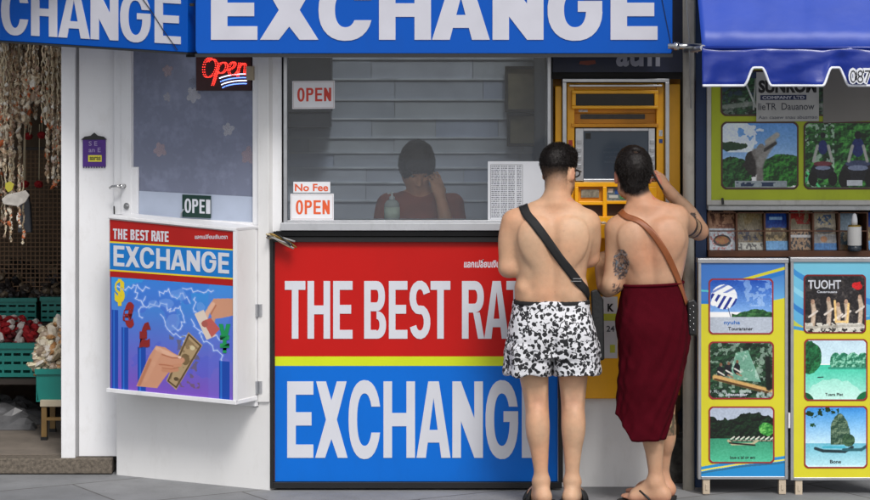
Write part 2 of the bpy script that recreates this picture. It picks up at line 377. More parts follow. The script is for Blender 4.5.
# ---------------------------------------------------------------- implicit bodies
class SDF:
    def __init__(s, lo, hi, h):
        s.lo = np.array(lo, float); s.h = h; s.n = (np.ceil((np.array(hi)-s.lo)/h)+1).astype(int)
        s.F = np.full(s.n, .5, np.float32); s.ax = [s.lo[i]+h*np.arange(s.n[i]) for i in range(3)]
    def reg(s, lo, hi, m):
        sl = []
        for i in range(3):
            a = int(max(0, math.floor((lo[i]-m-s.lo[i])/s.h))); b = int(min(s.n[i], math.ceil((hi[i]+m-s.lo[i])/s.h)+1))
            if b <= a: return None
            sl.append(slice(a, b))
        X = s.ax[0][sl[0]][:, None, None]; Y = s.ax[1][sl[1]][None, :, None]; Z = s.ax[2][sl[2]][None, None, :]
        return tuple(sl), X, Y, Z
    def comb(s, sl, d, k, sub=False):
        F = s.F[sl]
        if sub: d = -d; hh = np.maximum(k-np.abs(F-d), 0)/k; s.F[sl] = np.maximum(F, d)+hh*hh*k*.25
        else: hh = np.maximum(k-np.abs(F-d), 0)/k; s.F[sl] = np.minimum(F, d)-hh*hh*k*.25
    def cap(s, a, b, ra, rb, k=.02, sub=False):
        a = np.array(a, float); b = np.array(b, float); m = max(ra, rb)+k+.03
        g = s.reg(np.minimum(a, b), np.maximum(a, b), m)
        if g is None: return
        sl, X, Y, Z = g; ab = b-a; l2 = ab@ab+1e-12
        t = np.clip(((X-a[0])*ab[0]+(Y-a[1])*ab[1]+(Z-a[2])*ab[2])/l2, 0, 1)
        d = np.sqrt((X-a[0]-t*ab[0])**2+(Y-a[1]-t*ab[1])**2+(Z-a[2]-t*ab[2])**2)-(ra+(rb-ra)*t)
        s.comb(sl, d, k, sub)
    def chain(s, pts, rs, k=.02, sub=5):
        Q = np.concatenate([np.array(pts, float), np.array(rs, float)[:, None]], 1); n = len(Q); D = []
        for i in range(n-1):
            p0, p1, p2, p3 = Q[max(i-1, 0)], Q[i], Q[i+1], Q[min(i+2, n-1)]
            for j in range(sub):
                t = j/sub; D.append(.5*((2*p1)+(-p0+p2)*t+(2*p0-5*p1+4*p2-p3)*t*t+(-p0+3*p1-3*p2+p3)*t**3))
        D.append(Q[-1]); D = np.array(D); m = D[:, 3].max()+k+.03
        sl, X, Y, Z = s.reg(D[:, :3].min(0), D[:, :3].max(0), m); best = None
        for a, b in zip(D[:-1], D[1:]):
            ab = b[:3]-a[:3]; l2 = ab@ab+1e-12
            t = np.clip(((X-a[0])*ab[0]+(Y-a[1])*ab[1]+(Z-a[2])*ab[2])/l2, 0, 1)
            d = np.sqrt((X-a[0]-t*ab[0])**2+(Y-a[1]-t*ab[1])**2+(Z-a[2]-t*ab[2])**2)-(a[3]+(b[3]-a[3])*t)
            best = d if best is None else np.minimum(best, d)
        s.comb(sl, best, k)
    def ell(s, c, r, k=.02, M=None, sub=False):
        c = np.array(c, float); r = np.array(r, float); mr = r.max()
        g = s.reg(c-mr, c+mr, k+.03)
        if g is None: return
        sl, X, Y, Z = g; x, y, z = X-c[0], Y-c[1], Z-c[2]
        if M is not None:
            M = np.array(M)       # columns are the local axes
            x, y, z = (x*M[0, 0]+y*M[1, 0]+z*M[2, 0], x*M[0, 1]+y*M[1, 1]+z*M[2, 1], x*M[0, 2]+y*M[1, 2]+z*M[2, 2])
        k0 = np.sqrt((x/r[0])**2+(y/r[1])**2+(z/r[2])**2); k1 = np.sqrt((x/r[0]**2)**2+(y/r[1]**2)**2+(z/r[2]**2)**2)+1e-9
        s.comb(sl, k0*(k0-1)/k1, k, sub)
    def loft(s, keys, k=.02, p=2.3, sub=False, grow=0.0, zlim=None):
        K = sorted(keys); z = np.array([q[0] for q in K]); V = np.array([q[1:] for q in K])
        zd = np.linspace(z[0], z[-1], 200); D = np.zeros((200, 4))
        for j in range(4):
            t = np.gradient(V[:, j], z); i = np.clip(np.searchsorted(z, zd)-1, 0, len(z)-2); hh = z[i+1]-z[i]; u = (zd-z[i])/hh
            D[:, j] = (2*u**3-3*u**2+1)*V[i, j]+(u**3-2*u**2+u)*hh*t[i]+(-2*u**3+3*u**2)*V[i+1, j]+(u**3-u**2)*hh*t[i+1]
        D[:, 2:] += grow
        z0, z1 = zlim if zlim else (z[0], z[-1])
        lo = [(D[:, 0]-D[:, 2]).min(), (D[:, 1]-D[:, 3]).min(), z0]; hi = [(D[:, 0]+D[:, 2]).max(), (D[:, 1]+D[:, 3]).max(), z1]
        sl, X, Y, Z = s.reg(lo, hi, k+.03)
        cx, cy, a, b = [np.interp(Z, zd, D[:, j]) for j in range(4)]
        d = ((np.abs((X-cx)/a)**p+np.abs((Y-cy)/b)**p)**(1/p)-1)*np.minimum(a, b)
        e = np.maximum(z0-Z, Z-z1); d = np.maximum(d, e)
        s.comb(sl, d, k, sub)
    def mesh(s):
        F = s.F; S = F < 0; c = [(0, 0, 0), (1, 0, 0), (0, 1, 0), (1, 1, 0), (0, 0, 1), (1, 0, 1), (0, 1, 1), (1, 1, 1)]
        nx, ny, nz = F.shape
        cnt = np.zeros((nx-1, ny-1, nz-1), np.int8)
        for a, b, d in c: cnt += S[a:nx-1+a, b:ny-1+b, d:nz-1+d]
        act = (cnt > 0) & (cnt < 8); I, J, K = np.nonzero(act); n = len(I)
        idx = np.full(act.shape, -1, np.int32); idx[I, J, K] = np.arange(n)
        vals = [F[I+a, J+b, K+d] for a, b, d in c]
        P = np.zeros((n, 3)); C = np.zeros(n)
        for i in range(8):
            for j in range(i+1, 8):
                df = [c[j][q]-c[i][q] for q in range(3)]
                if sum(map(abs, df)) != 1: continue
                m = (vals[i] < 0) != (vals[j] < 0); t = np.where(m, vals[i]/(vals[i]-vals[j]+1e-20), 0)
                for q in range(3): P[:, q] += np.where(m, c[i][q]+t*df[q], 0)
                C += m
        V = s.lo+(np.stack([I, J, K], 1)+P/C[:, None])*s.h
        fs = []
        # edges along x, y, z
        for ax in range(3):
            A = np.moveaxis(S, ax, 0); Ix = np.moveaxis(idx, ax, 0)
            ch = A[:-1] != A[1:]; ch = ch[:, 1:-1, 1:-1]; i, j, k = np.nonzero(ch); j += 1; k += 1
            q = np.stack([Ix[i, j-1, k-1], Ix[i, j, k-1], Ix[i, j, k], Ix[i, j-1, k]], 1)
            flip = A[i, j, k]
            if ax == 1: flip = ~flip
            q[~flip] = q[~flip][:, ::-1]; fs.append(q)
        Fq = np.concatenate(fs); Fq = Fq[(Fq >= 0).all(1)]
        # light Laplacian smoothing
        for it in range(2):
            acc = np.zeros_like(V); num = np.zeros(len(V))
            for a, b in ((0, 1), (1, 2), (2, 3), (3, 0)):
                np.add.at(acc, Fq[:, a], V[Fq[:, b]]); np.add.at(num, Fq[:, a], 1); np.add.at(acc, Fq[:, b], V[Fq[:, a]]); np.add.at(num, Fq[:, b], 1)
            V = V*.4+.6*acc/np.maximum(num, 1)[:, None]
        return V, Fq
def solid(name, S, material, parent, colfn=None, disp=None):
    V, F = S.mesh()
    me = np_mesh(name, V, F, True)
    if disp is not None:
        nr = np.zeros(len(V)*3, np.float32); me.vertices.foreach_get('normal', nr); nr = nr.reshape(-1, 3)
        V = V+nr*disp(V)[:, None]; me.vertices.foreach_set('co', V.astype(np.float32).ravel()); me.update()
    if colfn is not None: col_attr(me, colfn(V))
    me.materials.append(material)
    o = bpy.data.objects.new(name, me); COL.objects.link(o)
    if parent is not None: o.parent = parent
    return o, V, F
def npnoise(V, scale, seed=0):
    return np.array([noise.noise(Vector((p[0]*scale+seed, p[1]*scale, p[2]*scale))) for p in V])
def sm(x, a, b):
    t = np.clip((x-a)/(b-a), 0, 1); return t*t*(3-2*t)
exec_parts = []
# ---------------------------------------------------------------- shared materials
white = mat('white_paint', (232, 232, 234), .42, var=.03, scale=3, dirt=.22, dirtcol=(150, 140, 125))
white2 = mat('white_paint_worn', (228, 227, 226), .5, var=.03, scale=3, dirt=.13, dirtcol=(140, 130, 115))
whitec = mat('white_lettering', (208, 210, 218), .45, var=.03)
signblue = mat('sign_blue', (0, 80, 176), .45, var=.05, scale=1.5, spec=.2, dirt=.12, dirtcol=(30, 60, 110))
boardblue = mat('board_blue', (0, 106, 208), .38, var=.05, scale=1.5, dirt=.12, dirtcol=(20, 80, 150), spec=.25, bump=.15, bscale=6)
boardred = mat('board_red', (190, 20, 16), .38, var=.06, scale=1.5, dirt=.12, dirtcol=(140, 30, 26), spec=.25, bump=.15, bscale=6)

lime = mat('board_lime', (206, 220, 22), .35, var=.03)
black = mat('black_paint', (20, 20, 22), .45, var=.1)
dark = mat('dark_board', (38, 36, 36), .8, var=.2)
alu = mat('aluminium', (190, 192, 196), .35, .85, var=.08, scale=20)
chrome = mat('chrome', (205, 205, 205), .2, 1.0)
conc = mat('aggregate', (120, 110, 98), .9, var=.3, scale=60, bump=.8, bscale=160)
navy = mat('navy_paint', (24, 42, 76), .5, var=.12, scale=8, dirt=.25, dirtcol=(60, 60, 62))
win_glass = glass('window_glass', .97, film_or_haze=.085, film_or_haze_col=(170, 175, 185))  # pale diffuse share paints haze over the clear pane, lightening the view
door_glass = glass('door_glass', .8, film_or_haze=.78, film_or_haze_col=(132, 138, 160), pattern=True, rough=.05)
frost = mat('frosted_film', (176, 186, 205), .5, var=.05, scale=10)
# ---------------------------------------------------------------- ground, step, sky
def pavement():
    mb = MB(); mb.add([(-40, -40, 0), (40, -40, 0), (40, 60, 0), (-40, 60, 0)], [[0, 1, 2, 3]])
    m = mat('pavement_concrete', (140, 141, 143), .8, var=.16, scale=3, bump=.5, bscale=90, dirt=.4, dirtcol=(92, 90, 88))
    nt = m.node_tree; N = nt.nodes; L = nt.links; b = N['Principled BSDF']
    src = b.inputs['Base Color'].links[0].from_socket
    br = N.new('ShaderNodeTexBrick'); br.offset = .5; br.inputs['Scale'].default_value = 1.0
    br.inputs['Brick Width'].default_value = 1.25; br.inputs['Row Height'].default_value = .62; br.inputs['Mortar Size'].default_value = .006
    br.inputs['Color1'].default_value = (1, 1, 1, 1); br.inputs['Color2'].default_value = (.86, .87, .88, 1); br.inputs['Mortar'].default_value = (.42, .4, .38, 1)
    tc = N.new('ShaderNodeTexCoord'); mp = N.new('ShaderNodeMapping'); mp.inputs['Rotation'].default_value = (0, 0, R(-31)); mp.inputs['Location'].default_value = (.2, .17, 0)
    L.new(tc.outputs['Object'], mp.inputs[0]); L.new(mp.outputs[0], br.inputs['Vector'])
    mx = N.new('ShaderNodeMix'); mx.data_type = 'RGBA'; mx.blend_type = 'MULTIPLY'; mx.inputs[0].default_value = 1
    L.new(src, mx.inputs[6]); L.new(br.outputs[0], mx.inputs[7]); L.new(mx.outputs[2], b.inputs['Base Color'])
    tag(mb.build('pavement', m), kind='structure')
pavement()
mb = MB(); mb.box(-6, XB-.02, YB+.0, 5.0, .004, .082)
tag(mb.build('shop_step', conc, bevel=.006), kind='structure')
# ---------------------------------------------------------------- white wall between shop and kiosk
W0 = front(.5)
wall = thing('panel_wall', 'narrow white panelled wall between the souvenir shop and the exchange booth door', 'wall', at(90, 462, .5))
mb = MB(); mb.rect(W0, 62, 76, -60, 459, -.10, .03); mb.build('post', white, wall, bevel=.003)
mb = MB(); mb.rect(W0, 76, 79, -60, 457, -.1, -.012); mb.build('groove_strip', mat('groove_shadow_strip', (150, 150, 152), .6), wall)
mb = MB(); mb.rect(W0, 79, 119, -60, 456.5, -.1, 0.0); mb.build('panel', white, wall, bevel=.002)
mb = MB(); mb.rect(W0, 79, 119, 456.5, 460.5, -.09, -.02); mb.build('bottom_gap_strip', black, wall)
# purple plaque
pq = thing('offering_plaque', 'small purple paper plaque with black peaked top and yellow label on the white panel wall', 'plaque', W0(94, 150, .0))
fq = front(.5)
mb = MB(); mb.rect(fq, 83, 106, 138, 166.5, .002, .012); mb.build('plate', mat('purple_card', (74, 30, 128), .6, var=.12, scale=30), pq, bevel=.001)
mb = MB(); mb.slab(fq, [(81.5, 139.5), (107, 139.5), (104, 136.5), (98, 135.5), (94.5, 132.5), (91, 135.5), (85, 136.5)], .0, .016); mb.build('peaked_top', black, pq)
mb = MB(); mb.rect(fq, 88.5, 102, 155, 161.5, .012, .0135); lb = mb.build('yellow_label', mat('yellow_card', (215, 205, 60), .6), pq)
text('label_text', 'aaras', fq, 90, 101, 156.5, 160, .0142, black, pq, .02)
text('inscription', 'S E\nan E', fq, 89, 101, 141, 152, .0131, mat('plaque_ink', (150, 135, 175), .6), pq, .01)
mb = MB()
for i in range(9): mb.tube([fq(84+i*2.6, 166, .01), fq(84+i*2.6, 167.8, .012)], .003, 5)
mb.build('fringe', mat('purple_fringe', (58, 22, 100), .8), pq)
# ---------------------------------------------------------------- kiosk
kiosk = thing('exchange_booth', 'white money exchange booth with glass door, service window and black framed counter front', 'booth', at(270, 492, 0))
S0 = slant(0.0); F0 = front(0.0)
# base
mb = MB(); mb.slab(S0, [(116.5, 476), (270, 493), (270, 399), (116.5, 384)], -.06, 0.0); mb.build('base_panel', white2, kiosk, bevel=.002)
# door frame
mb = MB()
for a in ((113, 121, 50, 214.5), (121, 131, 50, 214.5)): mb.rect(S0, a[0], a[1], a[2], a[3], -.05, .0 if a[0] > 115 else -.008)
mb.rect(S0, 252.5, 259, 50, 408, -.05, .0)
mb.slab(S0, [(113, 214.5), (252.5, 222.5), (252.5, 229), (113, 221)], -.05, .012)
mb.build('door_frame', white, kiosk, bevel=.002)
mb = MB(); mb.rect(S0, 259, 270, 50, 402, -.06, .012); mb.build('hinge_post', white2, kiosk, bevel=.002)
dg_ = MB(); dg_.slab(S0, [(131, 215.6), (252.5, 222.6), (252.5, 45), (131, 45)], -.03, -.022); dg_.build('door_pane', door_glass, kiosk)
fl = glass('floral_film', 1.0, film_or_haze=.26, film_or_haze_col=(240, 238, 250)); fl2 = glass('floral_film_pink', 1.0, film_or_haze=.24, film_or_haze_col=(238, 212, 222)); r_ = random.Random(21)
for k, (x, y, s_) in enumerate([(r_.uniform(140, 246), r_.uniform(70, 186), r_.uniform(4.5, 9.5)) for _ in range(30)]):
    mb = MB(); a0 = r_.uniform(0, 6); pts = []
    for q_ in range(40): a = q_*2*PI/40; rad = s_*(.42+.58*abs(math.cos(2.5*(a+a0)))**.5)*(1+.1*math.sin(3*a+k)); pts.append((x+rad*math.cos(a)*.85, y+rad*math.sin(a)))
    mb.slab(S0, pts, -.0215-.0001*k, -.0212-.0001*k); mb.build('floral_decal', fl2 if k % 3 == 0 else fl, kiosk)
mb = MB(); mb.slab(S0, [(137, 217), (252.4, 224), (252.4, 197), (137, 191)], -.0205, -.019)
mb.build('frosted_strip', frost, kiosk)
mb = MB(); mb.slab(S0, [(131, 217), (137, 217.5), (137, 167), (131, 167)], -.018, -.004); mb.build('lock_plate', white, kiosk, bevel=.001)
mb = MB(); h0 = S0(124.5, 186, .0)
mb.tube([h0, h0+NV*.035], .011, 10); mb.tube([h0+NV*.035, S0(121, 185.5, .042), S0(117, 186, .044), S0(114.5, 187.5, .04)], .006, 8)
mb.lathe((0, 0, 0), [(.001, 0)], 4) if False else None
mb.build('door_handle', chrome, kiosk, smooth=True)
mb = MB(); l0 = S0(127, 206, 0); mb.tube([l0, l0+NV*.006], .017, 16); mb.tube([l0+NV*.006, l0+NV*.014], .008, 12); mb.build('door_lock', chrome, kiosk)
mb = MB(); mb.rect(S0, 247.5, 254.5, 66, 80, .0, .014); mb.build('door_latch', mat('tan_latch', (175, 160, 135), .5), kiosk, bevel=.001)
mb = MB(); mb.tube([S0(114.5, 206, .004), S0(114.8, 214, .004)], .004, 6); mb.build('door_pin', black, kiosk)
# corner post & window framing
mb = MB(); mb.rect(F0, 262, 281.5, 40, 232, -.10, -.02); mb.build('corner_post', white, kiosk, bevel=.002)
mb = MB(); mb.rect(F0, 281.5, 283.5, 40, 226, -.1, -.035); mb.build('groove', dark, kiosk)
mb = MB()
mb.rect(F0, 283.5, 287, 40, 226, -.06, .0); mb.rect(F0, 287, 547.5, 54, 57.5, -.06, -.004); mb.rect(F0, 547.5, 551, 40, 226, -.06, .0)
mb.rect(F0, 287, 547.5, 220.5, 224, -.06, -.003)
mb.build('window_frame', alu, kiosk, bevel=.0015)
mb = MB(); mb.rect(F0, 287, 547.5, 57.5, 220.5, -.036, -.03); mb.build('window_pane', win_glass, kiosk)
mb = MB(); mb.rect(F0, 281, 552, 222.5, 230, -.02, .035); mb.build('window_sill', mat('sill_grey', (190, 192, 196), .4, .3, var=.08, dirt=.3), kiosk, bevel=.002)
mb = MB(); mb.rect(F0, 270.5, 556, 228.5, 488, -.10, -.03); mb.build('counter_front', black, kiosk)
mb = MB(); mb.rect(F0, 276, 552, 231, 236, -.03, .012); mb.build('rail', mat('black_metal', (28, 28, 30), .35, .5), kiosk, bevel=.001)
mb = MB()
mb.rect(F0, 270, 273.3, 237, 488.5, -.06, .005); mb.rect(F0, 273.3, 556, 237, 242, -.03, .003); mb.rect(F0, 273.3, 562, 482.5, 488.5, -.03, .003); mb.rect(F0, 558.5, 563, 238, 482.5, -.03, .004)
mb.build('board_frame', black, kiosk, bevel=.001)
for px in (289, 400, 545): mb = MB(); mb.tube([F0(px, 488, -.06), F0(px, 491.8, -.06)], .014, 10); mb.build('foot', chrome, kiosk)
mb = MB(); mb.rect(F0, 282, 556, 489, 492, -.5, -.2); mb.build('plinth', dark, kiosk)
# kiosk header above window + roof + interior
mb = MB(); mb.rect(F0, 262, 555, -60, 50, -.10, -.02); mb.build('header', dark, kiosk)
mb = MB(); mb.slab(S0, [(113, 45), (270, 45), (270, -60), (113, -60)], -.05, -.005); mb.build('door_header', white, kiosk)
mb = MB(); mb.box(-1.75, .72, .10, .30, 2.62, 2.68); mb.box(-1.75, .72, 1.48, 2.2, 2.62, 2.68); mb.build('roof', white2, kiosk)
mb = MB(); mb.box(-1.75, .72, .301, 1.479, 2.64, 2.645); mb.build('added_skylight', glass('added_skylight_glass', .95), kiosk)  # unseen roof opening added so daylight reaches the back wall
mb = MB(); mb.box(-1.70, .58, 1.50, 1.56, 0, 2.62); mb.build('back_wall', mat('inner_wall', (150, 152, 158), .6, var=.05), kiosk)
fw = front(1.495); r_ = random.Random(12)
ys_ = [38, 58, 78.5, 99, 118, 137, 152, 167, 182, 200, 222, 244, 268, 292, 316, 340, 364, 388]
pm = [mat('reflection_panel_%d' % k, tuple(min(255, q_+14) for q_ in c_), .55, var=.10, scale=5) for k, c_ in enumerate(((160, 164, 180), (170, 173, 188), (152, 156, 170), (164, 167, 178), (156, 162, 184)))]
mb = MB()
for a, b in zip(ys_[:-1], ys_[1:]):
    x = 90
    while x < 552:
        x2 = min(x+r_.uniform(45, 130), 553); mb.cur = r_.randrange(5); mb.rect(fw, x, x2-.5, a+1.6, b, .0, .006+r_.uniform(0, .004)); x = x2
mb.build('reflection_panels', pm, kiosk)  # blurred window reflections, built as tinted panels on the back wall
mb = MB()
for a in ys_[1:-1]: mb.rect(fw, 90, 553, a-.2, a+1.5, .0, .016)
mb.build('reflection_rails', mat('reflection_pale', (205, 208, 220), .5, var=.2, scale=6), kiosk)  # pale lines of the same reflections, built as strips
t = thing('wall_cabinet', 'dark wall cabinet inside the booth behind the upper red OPEN sign', 'cabinet', at(305, 132, 1.3))
fw2 = front(1.25); mb = MB(); mb.rect(fw2, 262, 331, 40, 112, -.22, 0); mb.rect(fw2, 262, 330, 113, 128, -.22, -.01); mb.build('body', mat('cabinet_dark', (58, 58, 66), .5, var=.15), t, bevel=.004)
mb = MB(); mb.box(.54, .58, .1, 1.5, 0, 2.62); mb.build('side_wall', mat('inner_wall2', (120, 120, 122), .7), kiosk)
mb = MB(); mb.box(-.80, .54, .12, .42, 1.20, 1.235); mb.build('counter', mat('counter_top', (90, 72, 58), .5, var=.15), kiosk)
# framed certificates on the back wall, seen through the glass
fb = front(1.46)
for i, (y0, y1, lab) in enumerate(((66, 112, 'upper dark framed certificate behind the booth window, at its top right'), (113, 146, 'lower smaller framed certificate behind the booth window'))):
    t = thing('framed_certificate', lab, 'picture frame', fb(520, y1, 0), 'framed certificates inside the booth')
    x0, x1 = (505, 551) if i == 0 else (507, 547)
    mb = MB()
    for a in ((x0, x0+3, y0, y1), (x1-3, x1, y0, y1), (x0+3, x1-3, y0, y0+3), (x0+3, x1-3, y1-3, y1)): mb.rect(fb, *a, .005, .03)
    mb.build('frame', mat('dark_frame', (45, 38, 34), .5), t)
    mb = MB(); mb.rect(fb, x0+3, x1-3, y0+3, y1-3, .005, .012); p = mb.build('sheet', mat('certificate_paper', (150, 138, 112), .6, var=.12, scale=20), t)
# ---------------------------------------------------------------- papers on the window
def paper_sign(words, x0, x1, y0, y1, label, wz=.0, sub=None, tilt=0):
    f = lambda u, v, w=0: F0(u, v+(u-x0)*tilt, -.029+w)
    t = thing('open_sign', label, 'sign', f(x0, y1), 'paper OPEN signs taped to the service window')
    mb = MB(); mb.rect(f, x0, x1, y0, y1, 0, .0018); mb.build('paper', mat('white_paper', (228, 228, 232), .6, var=.04, scale=12), t)
    bm_ = MB()
    for a in ((x0+.8, x1-.8, y0+.8, y0+1.4), (x0+.8, x1-.8, y1-1.4, y1-.8), (x0+.8, x0+1.4, y0+1.4, y1-1.4), (x1-1.4, x1-.8, y0+1.4, y1-1.4)): bm_.rect(f, *a, .0018, .0022)
    bm_.build('border_line', mat('pale_border', (200, 190, 190), .6), t)
    return f, t
red_ink = mat('red_ink', (205, 52, 34), .5); or_ink = mat('orange_ink', (226, 92, 44), .5)
def open_word(f, t, x0, x1, yb, cap, m):
    w = (x1-x0); lw = w*.215; g = (w-4*lw)/3
    sign_word('lettering', f, [(c, x0+i*(lw+g), x0+i*(lw+g)+lw) for i, c in enumerate('OPEN')], yb, cap, 2.3, 2.1, .0018, .0026, m, t)
f, t = paper_sign('OPEN', 292, 334.5, 81, 109, 'white paper sign with dark red OPEN lettering, high on the service window', tilt=-.01)
open_word(f, t, 297, 331, 101.5, 13.5, red_ink)
f, t = paper_sign('OPEN', 290, 333.5, 194, 220.3, 'white paper sign with orange OPEN lettering at the bottom corner of the service window')
open_word(f, t, 295.5, 329.5, 214.5, 14, or_ink)
t = thing('notice_strip', 'narrow white paper strip with cropped orange letters just above the lower orange OPEN sign', 'sign', F0(292, 194))
mb = MB(); mb.rect(F0, 293, 330, 182, 193, -.029, -.0275); mb.build('paper', MATS['white_paper'], t)
text('lettering', 'No Fee', F0, 294.5, 328, 184, 191.5, -.0268, or_ink, t, .025)
# rate list
t = thing('rate_list', 'white printed rate list sheet taped behind the service window beside the shirtless men', 'notice', F0(512, 222))
mb = MB(); mb.rect(F0, 488, 546, 161.5, 220.3, -.029, -.0275); mb.build('paper', mat('list_paper', (205, 208, 214), .6, var=.04), t)
mb = MB(); r_ = random.Random(3)
for cx0, cx1 in ((491.5, 500), (501, 507.5), (508.5, 515), (517, 521.5)):
    for k in range(27):
        y = 166+k*1.95
        if cx0 > 516 and k % 1: continue
        x = cx0
        while x < cx1:
            l = r_.uniform(.8, 3.0); mb.rect(F0, x, min(x+l, cx1), y, y+.95, -.0275, -.0272); x += l+.5
mb.build('printed_rows', mat('print_grey', (95, 98, 108), .6), t)
mb = MB()
for x in (490.5, 522.5): mb.rect(F0, x, x+.4, 165, 219, -.0275, -.027)
mb.rect(F0, 490.9, 522.5, 164.6, 165, -.0275, -.027); mb.build('table_rule', mat('print_dark', (70, 72, 80), .6), t)
# OPEN plate on the door
t = thing('open_plate', 'dark green plastic OPEN plate hanging on the glass door', 'sign', S0(195, 217))
fd = lambda u, v, w=0: S0(u, v+.05*(u-181), -.014+w)
mb = MB(); mb.rect(fd, 181, 209.5, 194.5, 217, 0, .004); mb.build('plate', mat('green_plate', (14, 52, 44), .4), t, bevel=.001)
sign_word('lettering', fd, [('O', 183.5, 190), ('P', 191.2, 197), ('E', 198.4, 203.6), ('N', 205, 209.2)], 212.5, 14, 2.0, 2.0, .004, .005, whitec, t)
mb = MB(); mb.tube([fd(182.5, 209, .004), fd(181, 213, .012), fd(180.5, 217.5, .012)], .004, 6); mb.build('clip', alu, t)
# spectacles / cable seen at the bottom of the door
t = thing('black_cable_coil', 'thin black cable coil resting low behind the door glass', 'cable', S0(148, 192, -.05))
mb = MB(); mb.tube([S0(137, 184+3*math.sin(a*1.2), -.06) if False else S0(148+10*math.cos(a), 187+3*math.sin(a*1.0)+1.2*math.sin(3*a), -.06) for a in np.linspace(0, 6.3, 24)], .005, 6); mb.build('coil', black, t)
# neon sign
t = thing('neon_sign', 'lit red script Open neon sign with blue underline on the glass door', 'neon sign', S0(222, 92, -.1))
mb = MB(); mb.rect(S0, 195, 250, 50, 90.5, -.018, -.010); mb.build('backing', mat('neon_backing', (52, 14, 18), .5), t)
red_n = emit('neon_red', (255, 60, 50), 1.4); blue_n = emit('neon_blue', (110, 150, 255), 1.6); wh_n = emit('neon_white', (225, 230, 255), 1.6)
def dots(pts, step=1.5, r=.0030):
    mb = MB(); P = [S0(x, y, .0) for x, y in pts]
    ds = []; acc = 0
    for a, b in zip(pts[:-1], pts[1:]):
        l = math.hypot(b[0]-a[0], b[1]-a[1]); k = max(1, int(l/step))
        for i in range(k): ds.append((a[0]+(b[0]-a[0])*i/k, a[1]+(b[1]-a[1])*i/k))
    for x, y in ds: mb.ell(S0(x, y, -.006), (r, r, r), n=6, m=4)
    return mb
def bez(p, n=10):
    out = []
    for i in range(0, len(p)-3, 3):
        for k in range(n):
            t_ = k/n; u = 1-t_
            out.append(tuple(u**3*p[i][j]+3*u*u*t_*p[i+1][j]+3*u*t_*t_*p[i+2][j]+t_**3*p[i+3][j] for j in (0, 1)))
    out.append(p[-1]); return out
O_ = bez([(210, 61), (203, 59), (200, 74), (204, 79), (208, 83), (216, 76), (216, 68), (216, 61), (210, 60), (206, 66)])
P_ = bez([(219, 66), (217, 76), (214, 84), (212, 88)])+bez([(218, 69), (224, 62), (229, 66), (226, 72), (224, 77), (218, 77), (217, 74)])
E_ = bez([(228, 73), (236, 72), (238, 65), (234, 65), (229, 65), (227, 78), (233, 78), (236, 78), (238, 76), (239, 74)])
N_ = bez([(241, 66), (240, 71), (239, 76), (239, 79)])+bez([(239, 74), (242, 66), (247, 64), (247, 69), (247, 74), (245, 79), (249, 77)])
Rr = MB()
for S_ in (O_, P_, E_, N_):
    for dx in (0, 1.9):
        m_ = dots([(199+(x-199)*.93+dx, y-3) for x, y in S_]); Rr.add(m_.v, m_.f)
cut = []
Rr.build('script_lettering', red_n, t)
for k, (mm, yy) in enumerate(((wh_n, 75), (blue_n, 78.5), (wh_n, 81.5), (blue_n, 84.5))):
    m_ = dots(bez([(219+k, yy+3), (226, yy), (238, yy-1.5), (246.5, yy-1)], 14), .8); m_.build('underline', mm, t)
# ---------------------------------------------------------------- main board
bd = thing('exchange_board', 'large red and blue board reading THE BEST RATE EXCHANGE below the service window', 'sign board', F0(420, 484, .0))
fbd = lambda u, v, w=0: F0(u, v, -.026+w)
mb = MB(); mb.rect(fbd, 273.8, 558, 242.4, 357, -.002, .006); mb.build('red_panel', boardred, bd)
mb = MB(); mb.rect(fbd, 273.8, 558, 357, 366.5, -.002, .0065); mb.build('lime_stripe', lime, bd)
mb = MB(); mb.rect(fbd, 273.8, 558, 366.5, 482.2, -.002, .006); mb.build('blue_panel', boardblue, bd)
sign_word('top_lettering', fbd, [('T', 284.6, 305.2), ('H', 307.3, 330), ('E', 333, 352.4), ('B', 364, 386), ('E', 388.8, 407.4), ('S', 409.4, 430.4), ('T', 430.6, 450.4), ('R', 462, 484.4), ('A', 484.4, 509), ('T', 506.5, 527), ('E', 530, 549)],
          339.2, 57.8, 6.6, 8.8, .006, .0085, whitec, bd)
sign_word('bottom_lettering', fbd, [('E', 287, 313.2), ('X', 315, 347.5), ('C', 348.4, 380.6), ('H', 383.4, 415), ('A', 416.5, 450.6), ('N', 452.4, 483), ('G', 485.6, 518.4), ('E', 522, 548)],
          458.6, 76.6, 8.6, 13.3, .006, .0085, whitec, bd)
text('small_script', 'แลกเปลี่ยนเงิน', fbd, 464, 500, 259.5, 268, .0066, whitec, bd, .03, .1)
mb = MB(); mb.rect(fbd, 273.8, 274.8, 242.6, 482, .0068, .0078); mb.build('edge_trim', mat('edge_dark', (60, 14, 14), .5), bd)
# ---------------------------------------------------------------- fascia signs
fs = thing('fascia_sign', 'long blue fascia sign reading EXCHANGE above the service window and the cash machine', 'sign', at(435, 54, -.35))
Fs = front(-.35)
mb = MB(); mb.slab(Fs, [(195.5, 50), (197.5, 53.3), (671, 53.3), (672.5, 50), (672.5, -34), (195.5, -34)], -.14, 0); mb.build('sign_box', signblue, fs, bevel=.003)
mb = MB(); mb.rect(Fs, 195, 673, 53.5, 57, -.14, -.004); mb.build('bottom_gap_shade', mat('gap_shade_dark', (34, 36, 40), .5), fs)  # dark strip put in as the black gap under the sign
sign_word('lettering', Fs, [('E', 211, 257.5), ('X', 260, 318.5), ('C', 318.5, 372.5), ('H', 379, 431), ('A', 432, 489.8), ('N', 492.5, 543.5), ('G', 547.5, 602.5), ('E', 610.5, 657.5)],
          39.6, 59.5, 16.5, 13.6, 0, .004, mat('fascia_lettering', (196, 196, 206), .5, var=.05), fs)
